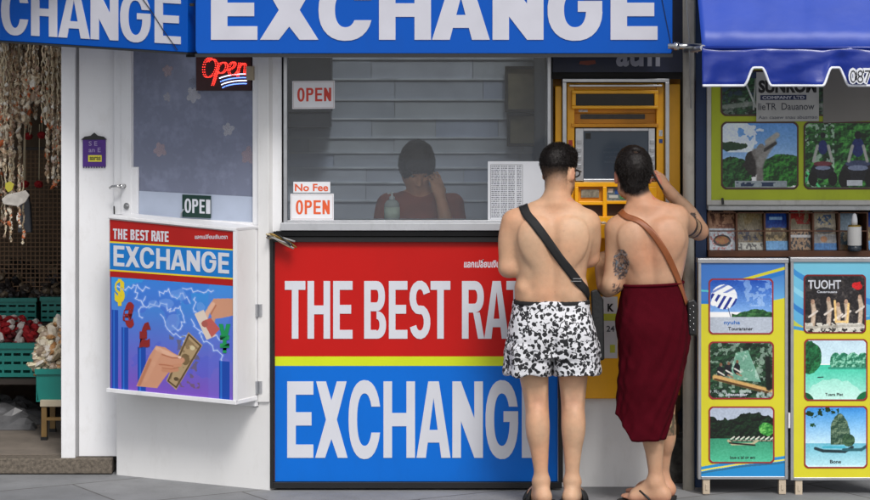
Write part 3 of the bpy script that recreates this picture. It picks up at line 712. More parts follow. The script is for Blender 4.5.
mb = MB(); mb.tube([Fs(660, -10, .004), Fs(668, 30, .004), Fs(672, 50, .004)], .0016, 5); mb.build('crack', black, fs)
# slanted sign
fs2 = thing('corner_sign', 'blue fascia sign reading EXCHANGE running over the souvenir shop and the glass door', 'sign', at(90, 46, -.1))
Sg = slant(.42)
c = [Sg(-60, -62), Sg(187.5, -38), Sg(187.5, 53), Sg(-60, 37)]
Q2 = quadmap(*c, (0, 0, 1, 1))
mb = MB(); mb.slab(Sg, [(-60, 36.5), (187.5, 52.3), (187.5, -38), (-60, -62)], -.12, 0); mb.build('sign_box', signblue, fs2, bevel=.003)
mb = MB(); mb.slab(Sg, [(-60, 38.5), (187.8, 54.6), (187.8, 52.5), (-60, 36.7)], -.12, .004); mb.build('bottom_gap_shade', MATS['gap_shade_dark'], fs2)  # same dark gap strip along the slanted sign's lower edge
L2 = [('E', -60, -35), ('X', -34, -2), ('C', 1.5, 29), ('H', 31.5, 57.5), ('A', 58.5, 90), ('N', 91, 118.5), ('G', 120.5, 151), ('E', 155, 181)]
mb = MB()
for ch, x0, x1 in L2:
    for k, poly in enumerate(glyph(ch, x1-x0, 48, 8.2, 7.6)):
        mb.slab(Sg, [(x0+x, 33.6-y+.058*(x0+x)) for x, y in poly], 0, .004+.0001*(k % 2))
mb.build('lettering', MATS['fascia_lettering'], fs2)
mb = MB(); mb.tube([Sg(140, -6, .006), Sg(152, 11, .006), Sg(164, 30, .006), Sg(174, 44, .006), Sg(178, 50, .006)], .0022, 5); mb.build('crack', black, fs2)
mb = MB(); mb.box(-2.6, .95, -.2, .25, 2.72, 2.76); mb.build('added_canopy', dark, fs)  # unseen canopy added overhead to shape the light
# gap bracket between signs, dark slab put in as its shade
t = thing('sign_infill', 'dark bracket filling the gap between the two blue signs', 'infill', at(191, 50, -.2))
mb = MB(); mb.rect(front(-.2), 186, 196, -40, 57, -.05, 0); mb.tube([at(192, 3, -.3), at(192, 6, -.3)], .012, 8); mb.build('infill', dark, t)
# ---------------------------------------------------------------- hinged light box on the slanted wall
lb = thing('hinged_poster_box', 'white hinged box with THE BEST RATE EXCHANGE poster of a hand holding a banknote', 'poster box', S0(190, 405))
B1 = slant(.20)
p = lambda x, y: B1(x, y)
C4 = [p(108.5, 217.5), p(236.3, 230.5), p(236.3, 403.5), p(108.5, 391.0)]
bx = quadmap(*C4, (108.5, 217.5, 236.3, 403.5))
def bpx(u, v):       # photo px -> box uv px
    s = (u-108.5)/127.8; top = 217.5+13*s; bot = 391+12.5*s
    return (u, 217.5+(v-top)/(bot-top)*186)
bq = lambda u, v, w=0: bx(*bpx(u, v), w)
mb = MB()
mb.slab(bq, [(108.5, 391), (236.3, 403.5), (236.3, 230.5), (108.5, 217.5)], -.17, -.004)
mb.build('housing', white2, lb, bevel=.003)
mb = MB(); mb.slab(bq, [(112, 215.5), (237, 228), (236.5, 231), (108, 218)], -.19, .01); mb.build('top_lip', white, lb, bevel=.002)
mb = MB(); mb.slab(bq, [(107.5, 388), (237, 400.6), (237, 404.8), (107.5, 392)], -.18, .012); mb.build('bottom_lip', white, lb, bevel=.002)
mb = MB(); mb.slab(bq, [(234, 401), (237.3, 401.3), (237.3, 230.8), (234, 230.6)], -.004, .008); mb.build('side_trim', white, lb)
# printed face
cv = Cv(300, 380, (90, 110, 200))
sx = lambda u: (u-110)/(233.5-110); sy = lambda v: (v-221)/(398-221)
cv.grad((48, 150, 226), (126, 80, 190), sy(275), 1.0)
nn = cv.noise(4, 5, 4, 5); cv.put(nn > .62, (70, 90, 205), .35)
cv.put(cv.X > .8, (110, 120, 215), .25)
# lightning world map
for k, pts in enumerate([[(.05, .36), (.12, .38), (.2, .34), (.27, .37), (.33, .35)], [(.33, .47), (.45, .45), (.5, .49), (.58, .46), (.6, .54), (.56, .6), (.5, .57)], [(.4, .39), (.48, .36), (.52, .41), (.6, .38), (.66, .43)],
                         [(.6, .34), (.75, .36), (.86, .33)], [(.3, .42), (.24, .5), (.27, .56)], [(.66, .52), (.72, .6), (.78, .66), (.9, .72), (.92, .84)], [(.72, .6), (.84, .6), (.93, .66)], [(.42, .52), (.5, .62), (.62, .64), (.6, .72)], [(.7, .38), (.68, .46), (.75, .52)], [(.22, .36), (.22, .43), (.3, .47), (.4, .44)]]):
    r_ = random.Random(k); q = []
    for a, b in zip(pts[:-1], pts[1:]):
        for j in range(5): q.append((a[0]+(b[0]-a[0])*j/5+r_.uniform(-.012, .012), a[1]+(b[1]-a[1])*j/5+r_.uniform(-.012, .012)))
    cv.line(q, .012, (120, 160, 240), .35); cv.line(q, .0034, (214, 226, 252), .75)
# columns
for u0, u1, v0 in ((112, 118.5, 311), (122, 129, 329), (138.5, 146.5, 349), (219, 229.5, 356)):
    cv.put((cv.X > sx(u0)) & (cv.X < sx(u1)) & (cv.Y > sy(v0)), (18, 70, 170)); cv.put((cv.X > sx(u0+1.5)) & (cv.X < sx(u0+3)) & (cv.Y > sy(v0)), (40, 110, 205))
cv.put((cv.X < sx(111.5)), (80, 70, 150))
for x_, y_, a_, b_ in ((.46, .44, .07, .03), (.36, .45, .05, .025), (.52, .55, .05, .05), (.55, .38, .06, .025), (.74, .45, .03, .03)): cv.ell(x_, y_, a_, b_, (130, 170, 235), cv.noise(12, 14, 3, 77), .9, .45)
# note, hands
cv.poly([(sx(167), sy(383)), (sx(189), sy(328)), (sx(203), sy(341)), (sx(177), sy(392))], (176, 150, 112))
cv.line([(sx(169), sy(383)), (sx(189.5), sy(331)), (sx(201), sy(342)), (sx(177), sy(389)), (sx(169), sy(383))], .006, (84, 66, 44))
cv.ell(sx(186), sy(358), .035, .035, (120, 98, 66), rot=.4); cv.ell(sx(193), sy(345), .02, .014, (214, 200, 160)); cv.ell(sx(177), sy(380), .02, .012, (90, 72, 48))
nz = cv.noise(30, 40, 2, 9); cv.put((nz > .62) & (cv.X > sx(170)) & (cv.X < sx(200)) & (cv.Y > sy(333)) & (cv.Y < sy(388)), (110, 88, 58), .5)
sk, sk2, sk3 = (206, 148, 118), (178, 112, 82), (226, 176, 148)
cv.poly([(sx(137), sy(392)), (sx(150), sy(358)), (sx(157), sy(346)), (sx(166), sy(347)), (sx(174), sy(352)), (sx(182), sy(356)), (sx(184), sy(362)), (sx(172), sy(370)), (sx(164), sy(382)), (sx(158), sy(392))], sk)
cv.line([(sx(158), sy(349)), (sx(168), sy(353)), (sx(177), sy(357))], .017, sk3); cv.line([(sx(162), sy(358)), (sx(172), sy(360)), (sx(183), sy(359))], .02, sk); cv.line([(sx(163), sy(355)), (sx(173), sy(357.5)), (sx(182), sy(357))], .005, sk2)
cv.line([(sx(164), sy(372)), (sx(171), sy(372)), (sx(178), sy(370))], .013, (196, 136, 104)); cv.line([(sx(162), sy(366)), (sx(173), sy(367)), (sx(181), sy(364.5))], .013, (202, 142, 110)); cv.line([(sx(163), sy(369.3)), (sx(172), sy(369.8)), (sx(179), sy(367.5))], .0035, sk2); cv.ell(sx(180.5), sy(356.3), .014, .008, (236, 200, 180)); cv.line([(sx(146), sy(384)), (sx(154), sy(366)), (sx(160), sy(352))], .02, (214, 160, 130), .5)
cv.line([(sx(160), sy(366)), (sx(168), sy(366)), (sx(174), sy(366.5))], .004, sk2); cv.line([(sx(140), sy(390)), (sx(151), sy(362))], .012, sk2, .7)
cv.poly([(sx(208), sy(300)), (sx(214), sy(290)), (sx(234), sy(288)), (sx(234), sy(306)), (sx(222), sy(310)), (sx(213), sy(312))], sk)
cv.line([(sx(213), sy(296)), (sx(208), sy(305)), (sx(206), sy(312))], .017, sk3); cv.line([(sx(219), sy(300)), (sx(214), sy(309)), (sx(213), sy(314))], .016, sk); cv.line([(sx(216), sy(297)), (sx(211), sy(307))], .005, sk2)
cv.poly([(sx(195), sy(308)), (sx(204), sy(303)), (sx(216), sy(330)), (sx(207), sy(335))], (222, 205, 190)); cv.poly([(sx(203), sy(315)), (sx(211), sy(311)), (sx(220), sy(322)), (sx(212), sy(332))], (190, 92, 84)); cv.ell(sx(205), sy(318), .025, .02, (170, 90, 80))
printm = print_obj('poster', cv, lambda u, v, w=0: bq(u, v+13/127.8*(u-110) if False else v, w), 110, 233.8, 221, 398, 0, lb) if False else None
def poster_quad(cv, u0, u1, v0l, v0r, v1l, v1r, w, name, parent):
    a, b, c_, d = bq(u0, v0l, w), bq(u1, v0r, w), bq(u1, v1r, w), bq(u0, v1l, w)
    fq_ = quadmap(a, b, c_, d, (0, 0, 1, 1)); return print_obj(name, cv, fq_, 0, 1, 0, 1, 0, parent)
art = cv.a[int(380*sy(275)):]
c2 = Cv(300, art.shape[0]); c2.a = art
poster_quad(c2, 110, 233.8, 276.5, 286, 389, 401.2, 0.0, 'poster_picture', lb)
mb = MB()
mb.slab(bq, [(110, 241.2), (233.8, 249.2), (233.8, 231.8), (110, 219.6)], -.003, 0.001); mb.slab(bq, [(110, 276.6), (233.8, 286), (233.8, 279.6), (110, 271)], -.003, 0.001)
mb.build('red_band', mat('poster_red', (172, 28, 24), .4, var=.05, spec=.3), lb)
mb = MB(); mb.slab(bq, [(110, 269.4), (233.8, 278), (233.8, 250.6), (110, 242.8)], -.003, 0.001); mb.build('blue_band', mat('poster_blue', (10, 120, 200), .35), lb)
mb = MB(); mb.slab(bq, [(110, 242.8), (233.8, 250.6), (233.8, 249.2), (110, 241.2)], -.003, .0013); mb.slab(bq, [(110, 271), (233.8, 279.6), (233.8, 278), (110, 269.4)], -.003, .0013)
mb.build('yellow_line', mat('poster_yellow', (235, 205, 40), .4), lb)
def slw(name, letters, y0, slope, cap, tx, ty, m):
    mb = MB()
    for ch, x0, x1 in letters:
        for k, poly in enumerate(glyph(ch, x1-x0, cap, tx, ty)): mb.slab(bq, [(x0+x, y0-y+slope*(x0+x-110)) for x, y in poly], .001, .003+.0001*(k % 2))
    mb.build(name, m, lb)
slw('poster_heading', [('T', 113.5, 117.7), ('H', 118.6, 123), ('E', 124.2, 128), ('B', 131.4, 135.6), ('E', 136.6, 140.2), ('S', 141, 145.4), ('T', 145.8, 149.8), ('R', 152.6, 157), ('A', 157, 161.8), ('T', 161.6, 165.4), ('E', 166, 169.8)], 238.8, .055, 10.5, 1.5, 1.8, whitec)
slw('poster_word', [('E', 114, 125), ('X', 126, 140.5), ('C', 141, 155.5), ('H', 157.5, 171), ('A', 172, 186.5), ('N', 188, 201), ('G', 202.5, 217), ('E', 219, 229.5)], 265.6, .068, 20.5, 3.4, 3.6, whitec)
text('poster_small_script', 'แลกเปลี่ยนเงินตรา', bq, 196, 228, 234.2, 239, .0022, whitec, lb, .02)
cur = [('$', 115, 125.5, 279, 306, (228, 205, 40), .06), ('C', 123.5, 135, 302, 328, (150, 34, 30), .08), ('E', 140, 152, 322, 348, (140, 32, 30), .08), ('Y', 219.5, 231, 324, 353, (24, 150, 84), .09)]
for k, (s_, a, b, y0, y1, cc, bo) in enumerate(cur):
    if s_ == 'C': s_ = '\u20ac'
    if s_ == 'E': s_ = '\u00a3'
    if s_ == 'Y': s_ = '\u00a5'
    text('currency_symbol', s_, bq, a, b, y0, y1, .002+.0003*k, mat('ink_%d' % k, cc, .4), lb, bo)
# hinges
mb0 = None
for y in (310, 387):
    mb = MB()
    mb.rect(S0, 250, 257, y-7, y+6, .0, .010) if False else None
    q = S0(259, y, .012)
    mb.tube([q+Vector((0, 0, -.03))+NV*.012, q+Vector((0, 0, .03))+NV*.012], .009, 10)
    mb.rect(S0, 259.5, 263.5, y-6, y+6, .012, .018); mb.build('hinge', alu, lb)
# right hand wing of the box reaching to the hinges
mb = MB(); mb.slab(S0, [(236, 404), (258.5, 406), (258.5, 229), (236, 228)], .002, .03); mb.build('rear_tray', white, lb, bevel=.002)
# ---------------------------------------------------------------- cable bundle
t = thing('cable_bundle', 'tangled cream and black cables at the left end of the window sill', 'cable', F0(280, 240, .02))
cols = [mat('cream_cable', (200, 185, 150), .5), black, mat('grey_cable', (150, 150, 150), .5), mat('brass_cable', (150, 120, 60), .4, .5)]
mb = MB(); r_ = random.Random(5)
for i in range(11):
    mb.cur = i % 4
    a = r_.uniform(-3, 3); e_ = r_.uniform(-2, 2.5)
    P = bez([(267+r_.random()*3, 233+r_.random()*5), (274+a, 232+e_+r_.random()*3), (281+a, 236+e_+r_.random()*4), (289+r_.random()*8, 240+r_.random()*8)], 8)
    mb.tube([F0(x, y, .03+.006*i*math.sin(k*.4+i)*.6+.01) for k, (x, y) in enumerate(P)], .0048, 6)
mb.build('cables', cols, t, smooth=True)
# ---------------------------------------------------------------- cash machine
atm = thing('cash_machine', 'yellow cash machine with grey screen in a steel surround, the men are using it', 'cash machine', at(615, 489, .1))
yel = mat('atm_yellow', (250, 180, 6), .38, var=.06, scale=4, dirt=.15, dirtcol=(120, 80, 20))
yel_shaded = mat('atm_yellow_shaded', (225, 152, 10), .5, var=.15, scale=5, dirt=.3, dirtcol=(80, 55, 20))  # same yellow with shade put into the colour, plus dirt
A = front(.10)
mb = MB(); mb.rect(A, 552, 682, 76, 398, -.5, -.10); mb.build('cabinet', yel_shaded, atm)
mb = MB(); mb.rect(A, 555, 561.5, 86, 398, -.1, .02); mb.rect(A, 669, 680.5, 84, 300, -.1, -.02); mb.build('side_surround', yel, atm, bevel=.003)
mb = MB(); mb.rect(A, 562, 566, 82, 230, -.1, .05); mb.rect(A, 664.5, 668.5, 82, 230, -.1, .05); mb.rect(A, 562, 668.5, 78.5, 82, -.1, .05); mb.rect(A, 569, 661.5, 84.5, 86.5, -.08, .04)
mb.build('steel_surround', alu, atm, bevel=.002)
mb = MB(); mb.rect(A, 567, 574.5, 83, 398, -.095, -.0); mb.rect(A, 656.5, 664, 83, 398, -.095, -.0); mb.rect(A, 574.5, 656.5, 83, 90, -.095, -.01); mb.build('fascia', yel, atm, bevel=.003)
mb = MB()
for a in ((571.5, 658, 90, 93.5), (571.5, 658, 105.5, 108.5), (571.5, 575.5, 93.5, 105.5), (654, 658, 93.5, 105.5)): mb.rect(A, *a, -.09, .03)
mb.build('lamp_housing', yel, atm, bevel=.003)
mb = MB(); mb.rect(A, 575.5, 654, 93.5, 105.5, -.09, -.0); mb.build('lamp_cover', mat('dark_gloss', (26, 26, 28), .12, var=.3, scale=14), atm)
mb = MB(); mb.slab(A, [(574.5, 113), (656.5, 113), (656.5, 108.5), (574.5, 108.5)], -.09, -.03); mb.rect(A, 574.5, 656.5, 113, 124, -.09, -.045); mb.rect(A, 571.5, 658, 123.5, 127, -.09, .015); mb.build('upper_fascia', yel_shaded, atm, bevel=.002)
mb = MB(); mb.rect(A, 581, 645.5, 114.2, 119, -.045, -.038); mb.build('label_slot', mat('slot_dark', (50, 42, 34), .3, var=.4, scale=30), atm)
mb = MB()
for a in ((575.5, 583.5, 128, 181), (648.5, 655, 128, 181), (583.5, 648.5, 128, 131), (583.5, 648.5, 179, 182)): mb.rect(A, *a, -.09, -.0)
mb.build('screen_bezel', alu, atm, bevel=.002)
scr = emit('screen_glow', (70, 84, 98), .18); scr.node_tree.nodes['Principled BSDF'].inputs['Roughness'].default_value = .12
scr.node_tree.nodes['Principled BSDF'].inputs['Base Color'].default_value = (.03, .035, .045, 1)
mb = MB(); mb.rect(A, 583.5, 648.5, 131, 179, -.09, -.02); so = mb.build('screen', scr, atm)
st = mat('screen_text', (70, 80, 90), .4)
for (y, x0, x1, s_) in ((146, 606, 627, 'welcome to the'), (151, 604, 629, 'please insert card'), (156, 606, 627, 'or press any key'), (161, 605, 628, 'language')):
    text('screen_words', s_, A, x0, x1, y, y+2.2, -.0195, st, so)
mb = MB(); mb.rect(A, 585.5, 591, 133, 139, -.02, -.019); mb.build('screen_logo', mat('screen_black', (16, 18, 20), .3), so)
mb = MB()
for y in (140, 148, 156, 164):
    for x in (577, 650): mb = MB(); mb.rect(A, x, x+4.3, y, y+4, .0, .008); mb.build('side_key', mat('steel_key', (170, 172, 176), .3, .8), atm, bevel=.001)
mb = MB(); mb.rect(A, 574.5, 656.5, 182, 186.5, -.09, .02); mb.rect(A, 574.5, 656.5, 216, 221.9, -.09, .05); mb.rect(A, 602.5, 606.5, 186.5, 216, -.09, .03); mb.rect(A, 574.5, 578, 186.5, 216, -.09, .03); mb.rect(A, 628.5, 656.5, 186.5, 216, -.09, .02)
mb.rect(A, 578, 602.5, 201, 204.5, -.09, .03); mb.rect(A, 606.5, 628.5, 200.5, 203.5, -.09, .03); mb.build('lower_fascia', yel, atm, bevel=.002)
mb = MB(); mb.rect(A, 578, 602.5, 186.5, 201, -.09, -.005); mb.build('receipt_panel', yel_shaded, atm)
mb = MB(); mb.rect(A, 581, 599, 189.5, 197.5, -.005, .003); mb.build('receipt_slot', mat('slot_pale', (150, 146, 130), .4, var=.3, scale=60), atm)
mb = MB(); mb.rect(A, 578, 602.5, 204.5, 216, -.09, -.01); mb.rect(A, 606.5, 628.5, 203.5, 216, -.09, -.01); mb.build('cash_slot', mat('slot_brown', (52, 34, 22), .4), atm)
mb = MB(); mb.rect(A, 606.5, 628.5, 186.5, 200.5, -.09, -.005); mb.build('card_panel', mat('card_panel', (120, 140, 150), .5, var=.4, scale=90), atm)
for (x, y, w_, h_, cc) in ((608, 188.5, 5, 4, (225, 225, 220)), (615, 189.5, 7, 4.5, (40, 90, 170)), (609, 195, 9, 3, (190, 200, 200)), (620, 195, 7, 4, (60, 140, 90))):
    mb = MB(); mb.rect(A, x, x+w_, y, y+h_, -.005, -.003); mb.build('card_sticker', mat('sticker_%d' % int(x), cc, .5), atm)
for k, (x, y, w_, h_, cc) in enumerate(((659, 130, 3.6, 6, (210, 214, 216)), (659, 139, 3.6, 4, (40, 80, 160)), (568.5, 140, 4, 6, (196, 60, 44)), (637, 191, 12, 8, (214, 214, 208)), (640, 204, 9, 6, (60, 110, 170)), (579, 109.6, 9, 2.4, (230, 230, 226)))):
    mb = MB(); zz = (.0, .0, .0, .02, .02, -.03)[k]; mb.rect(A, x, x+w_, y, y+h_, zz, zz+.0012); mb.build('sticker', mat('atm_sticker_%d' % k, cc, .45, var=.25, scale=120), atm)
mb = MB(); mb.slab(A, [(574.5, 236), (656.5, 236), (656.5, 222), (574.5, 222)], -.09, .16); mb.rect(A, 574.5, 656.5, 236, 398, -.09, .03); mb.build('keypad_shelf', yel, atm, bevel=.004)
kb = MB()
for i in range(4):
    for j in range(4):
        c_ = A(588+i*7, 222, .05+j*.026); kb = MB(); kb.box(c_.x-.012, c_.x+.012, c_.y-.009, c_.y+.009, c_.z-.002, c_.z+.006); kb.build('key', MATS['steel_key'], atm, bevel=.001)
mb = MB(); mb.rect(A, 598, 617, 296, 357.5, .03, .034); inf = mb.build('info_sheet', mat('info_white', (212, 212, 214), .5, dirt=.2), atm)
text('info_letters', 'K', A, 607, 613.5, 303, 311, .035, black, inf, .05); text('info_figures', '24', A, 606, 614, 325, 331, .035, MATS['print_dark'], inf, .02)
for a in ((600, 616, 313, 320), (609.5, 614.5, 344, 352)): mb = MB(); mb.rect(A, *a, .034, .0352); mb.build('info_block', mat('info_yellow', (196, 200, 60), .5), inf)
mb = MB(); mb.rect(A, 555, 669, 398.5, 489.5, -.5, .0); mb.build('base', white2, atm, bevel=.003)
# navy header over the machine
hd = thing('atm_header', 'dark navy header board lettered atm above the yellow cash machine', 'sign', at(615, 72, .05))
H = front(.02)
mb = MB(); mb.rect(H, 553, 684, -60, 72, -.05, 0); mb.build('board', mat('header_navy', (22, 30, 56), .5, var=.15, scale=10), hd)
text('lettering', 'atm', H, 616, 660, 42, 66.5, .001, mat('header_letters', (150, 152, 165), .5), hd, .03)
mb = MB(); mb.rect(H, 553, 684, 72, 79, -.2, -.05); mb.build('soffit', dark, hd)
mb = MB(); mb.slab(H, [(580, 61), (595, 60), (596, 63.5), (588, 65), (579, 64)], 0, .0012); mb.build('rust_mark', mat('rust', (120, 64, 52), .8), hd)
# ---------------------------------------------------------------- posts right of the machine
t = thing('pale_pillar', 'tall pale worn pipe pillar right of the cash machine', 'pillar', at(689, 490, .0))
mb = MB(); a = at(689, 300, .0).x
mb.lathe((a, .02, 0), [(.028, 0), (.028, 2.9)], 18); mb.build('pipe', mat('worn_cream', (196, 190, 178), .6, var=.1, scale=8, dirt=.6, dirtcol=(110, 100, 84)), t, smooth=True)
t = thing('navy_pillar', 'narrow navy blue pillar between the pale pipe and the tour boards', 'pillar', at(700, 490, .1))
mb = MB(); mb.rect(front(.08), 695.5, 706.5, -60, 492, -.12, 0); mb.build('shaft', mat('navy_blue_pillar', (18, 52, 96), .5, var=.15, dirt=.2, dirtcol=(20, 24, 30)), t, bevel=.002)
t = thing('steel_rod', 'horizontal steel rod holding the blue awning under the fascia sign end', 'rod', at(672, 46, -.4))
mb = MB(); mb.tube([at(668, 46, -.45), at(702, 46, -.45)], .013, 10); mb.tube([at(674, 46, -.45), at(679, 46, -.45)], .019, 10); mb.build('rod', chrome, t, smooth=True)
mb = MB(); mb.tube([at(697, 47, -.45), at(696, 50, -.46), at(698, 52, -.46)], .006, 6); mb.build('clamp', alu, t)
t = thing('hanging_cable', 'thin grey cable hanging down beside the end of the fascia sign', 'cable', at(688, 60, -.3))
mb = MB(); mb.tube([at(685, -30, -.3), at(687, 10, -.3), at(689.5, 40, -.3), at(690, 75, -.2), at(691, 108, -.1)], .004, 6); mb.build('cable', MATS['grey_cable'], t)
# dark recess wall behind
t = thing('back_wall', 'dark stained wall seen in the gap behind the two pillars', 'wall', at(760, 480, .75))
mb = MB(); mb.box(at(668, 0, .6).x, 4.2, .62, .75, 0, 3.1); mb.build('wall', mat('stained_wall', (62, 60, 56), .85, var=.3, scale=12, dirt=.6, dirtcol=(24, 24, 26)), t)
t = thing('timber_plank', 'brown timber plank leaning upright in the dark gap behind the maroon skirt', 'plank', at(677, 420, .3))
mb = MB(); mb.slab(front(.3), [(671, 438), (679, 438), (683, 330), (675, 330)], -.03, 0); mb.build('plank', mat('old_timber', (112, 84, 56), .7, var=.25, scale=20, streak=True), t)
t = thing('fabric_bundle', 'dark blue cloth bundle lying in the dark gap beside the tour panel', 'cloth', at(688, 425, .25))
mb = MB(); mb.ell(at(686, 418, .3), (.045, .05, .06), n=12, m=8, jit=.12); mb.build('cloth', mat('dark_cloth', (40, 44, 60), .9, var=.2, bump=.6), t, smooth=True)
t = thing('concrete_block', 'rough grey concrete block on the ground right of the white machine base', 'block', at(684, 480, .2))
mb = MB(); mb.rect(front(.2), 669.5, 694, 438, 486, -.2, 0); mb.build('block', mat('rough_block', (82, 80, 76), .9, var=.35, scale=25, bump=1.0, bscale=40), t, bevel=.006)
# ---------------------------------------------------------------- blue awning
aw = thing('blue_awning', 'bright blue fabric awning with scalloped valance piped in white', 'awning', at(790, 47, -.75))
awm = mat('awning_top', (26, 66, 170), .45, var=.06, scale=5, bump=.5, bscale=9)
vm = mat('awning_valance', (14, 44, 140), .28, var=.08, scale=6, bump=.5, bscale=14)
V0 = front(-.75)
nx, ny = 60, 14; vs = []; fc = []
for j in range(ny+1):
    for i in range(nx+1):
        u = i/nx; v = j/ny
        p = V0(702+u*330, 46.5)
        x = p.x; y = -.75+v*.85; z = p.z+v*1.05+.012*math.sin(u*17)*v*(1-v)*4*.3
        vs.append((x, y+.006*noise.noise(Vector((u*12, v*4, 0))), z+.008*noise.noise(Vector((u*20, v*5, 3)))))
for j in range(ny):
    for i in range(nx): a = j*(nx+1)+i; fc.append([a, a+1, a+nx+2, a+nx+1])
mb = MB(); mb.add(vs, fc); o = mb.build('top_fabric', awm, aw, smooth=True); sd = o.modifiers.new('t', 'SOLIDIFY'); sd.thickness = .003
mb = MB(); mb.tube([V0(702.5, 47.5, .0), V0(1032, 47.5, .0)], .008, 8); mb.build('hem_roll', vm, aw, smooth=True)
def scal(x):       # bottom edge of the valance in px
    b = 85.5
    for c_ in (757.5, 835.5, 913.5, 991.5):
        d = abs(x-c_)
        b -= 18*(1-sm(np.array(d), 4.0, 14.0))
    return float(b)
nx = 240; ny = 8; vs = []; fc = []; edge = []
for i in range(nx+1):
    x = 702+330*i/nx; eb = scal(x)
    for j in range(ny+1):
        v = j/ny; y = 48+(eb-48)*v
        wv = .012*math.sin(x*.11)*v+.02*v*noise.noise(Vector((x*.06, v*1.2+x*.02, 0)))+.01*noise.noise(Vector((x*.03+y*.09, y*.05, 5)))
        vs.append(V0(x, y, .004+wv))
        if j == ny: edge.append(V0(x, y, .006+wv))
for i in range(nx):
    for j in range(ny): a = i*(ny+1)+j; fc.append([a, a+1, a+ny+2, a+ny+1])
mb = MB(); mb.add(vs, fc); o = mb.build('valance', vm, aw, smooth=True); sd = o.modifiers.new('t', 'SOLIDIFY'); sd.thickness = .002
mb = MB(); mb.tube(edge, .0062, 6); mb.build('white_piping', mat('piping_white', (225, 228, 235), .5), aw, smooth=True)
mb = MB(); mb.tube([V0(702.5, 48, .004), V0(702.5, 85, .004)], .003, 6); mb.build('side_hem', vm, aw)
text('digits_outline', '087', V0, 847.3, 871.5, 67.5, 84.5, .03, mat('digit_white', (225, 228, 235), .5), aw, .09)
text('digits', '087', V0, 849, 869.5, 70, 82.5, .032, mat('digit_black', (16, 18, 26), .5), aw, -.012)
for x in (703, 1030): mb = MB(); mb.tube([V0(x, 47.5), (V0(x, 47.5).x, .55, V0(0, 47.5).z-.02)], .014, 8); mb.build('side_arm', alu, aw)
# ---------------------------------------------------------------- tour board with photographs (right)
BORDER = dict(out=(196, 206, 30), bd=(70, 34, 26), rad=.09, t=.018)
def pic_jungle_statue():
    c = Cv(96, 84, up=2.2); c.grad((92, 150, 215), (170, 200, 230), 0, .7); n = c.noise(4, 4, 4, 1); c.put((n > .5) & (c.Y < .45) & (c.X < .55), (225, 232, 240), .9)
    nn = c.noise(14, 14, 3, 2)
    c.ell(.12, .36, .2, .06, (30, 70, 40), nn, .8); c.foliage(((c.X-.8)/.3)**2+((c.Y-.72)/.24)**2 < .8+.5*nn, (12, 62, 22), (70, 150, 60), 3); c.foliage(((c.X-.15)/.26)**2+((c.Y-.78)/.26)**2 < .7+.5*nn, (14, 50, 24), (60, 120, 60), 4)
    c.ell(.4, .62, .1, .18, (50, 46, 44), nn, .6)
    c.line([(.5, .85), (.5, .6), (.44, .45)], .045, (120, 116, 112)); c.line([(.5, .62), (.58, .42), (.66, .3)], .05, (140, 138, 134)); c.line([(.6, .3), (.72, .2)], .035, (170, 168, 160)); c.line([(.56, .42), (.7, .32)], .02, (60, 58, 56)); c.ell(.5, .42, .05, .1, (130, 128, 124), rot=.3)
    c.put((c.Y > .87) & (c.X > .18) & (c.X < .85), (150, 160, 165)); c.put((c.Y > .89) & (c.Y < .95) & (nn > .5) & (c.X > .2) & (c.X < .83), (40, 60, 90)); c.put(c.Y > .96, (120, 120, 110))
    return c.grit(3, 15).frame(**BORDER)
def pic_atv():
    c = Cv(96, 84, up=2.2); c.foliage(c.X > -1, (10, 50, 26), (90, 170, 80), 11, 9); nn = c.noise(18, 18, 3, 12)
    c.put((nn > .62) & (c.X < .4), (200, 215, 205), .7)
    c.line([(0, .9), (.25, .6)], .02, (80, 190, 120)); c.line([(.05, .75), (.22, .98)], .015, (100, 210, 140))
    for dx, s_, col in ((.25, .75, (120, 60, 70)), (.7, 1.0, (70, 80, 110))):
        c.ell(dx, .72, .2*s_, .16*s_, (34, 36, 44), nn, .3); c.ell(dx-.17*s_, .84, .08*s_, .14*s_, (16, 16, 18)); c.ell(dx+.17*s_, .84, .08*s_, .14*s_, (16, 16, 18))
        c.ell(dx, .62, .16*s_, .05*s_, col); c.ell(dx, .68, .13*s_, .04*s_, (130, 140, 165)); c.ell(dx, .38, .08*s_, .14*s_, (30, 50, 110)); c.ell(dx, .2, .045*s_, .06*s_, (28, 30, 36)); c.line([(dx-.07, .36), (dx-.12, .58)], .02, (170, 170, 165)); c.line([(dx+.07, .36), (dx+.12, .58)], .02, (170, 170, 165))
    c.put((abs(c.X-.66) < .1) & (abs(c.Y-.9) < .04), (190, 195, 200)); c.put(c.Y > .96, (90, 96, 80))
    return c.grit(3, 15).frame(**BORDER)
def pic_dark_boat(seed):
    c = Cv(96, 56, up=2.2); c.grad((50, 70, 110), (30, 60, 50), 0, 1); nn = c.noise(12, 8, 4, seed)
    c.foliage(nn+c.Y*.4 > .62, (12, 30, 22), (60, 110, 70), seed+1, 10); c.line([(.05, .8), (.9, .62)], .03, (120, 130, 120)); c.line([(.3, .2), (.45, .8)], .012, (190, 195, 190)); c.line([(.45, .2), (.42, .85)], .012, (170, 175, 170)); c.put((nn > .6) & (c.Y > .6), (150, 155, 150), .6)
    return c.grit(3, 15).frame(**BORDER)
BD2 = dict(out=(214, 206, 60), bd=(150, 40, 44), rad=.09, t=.02)
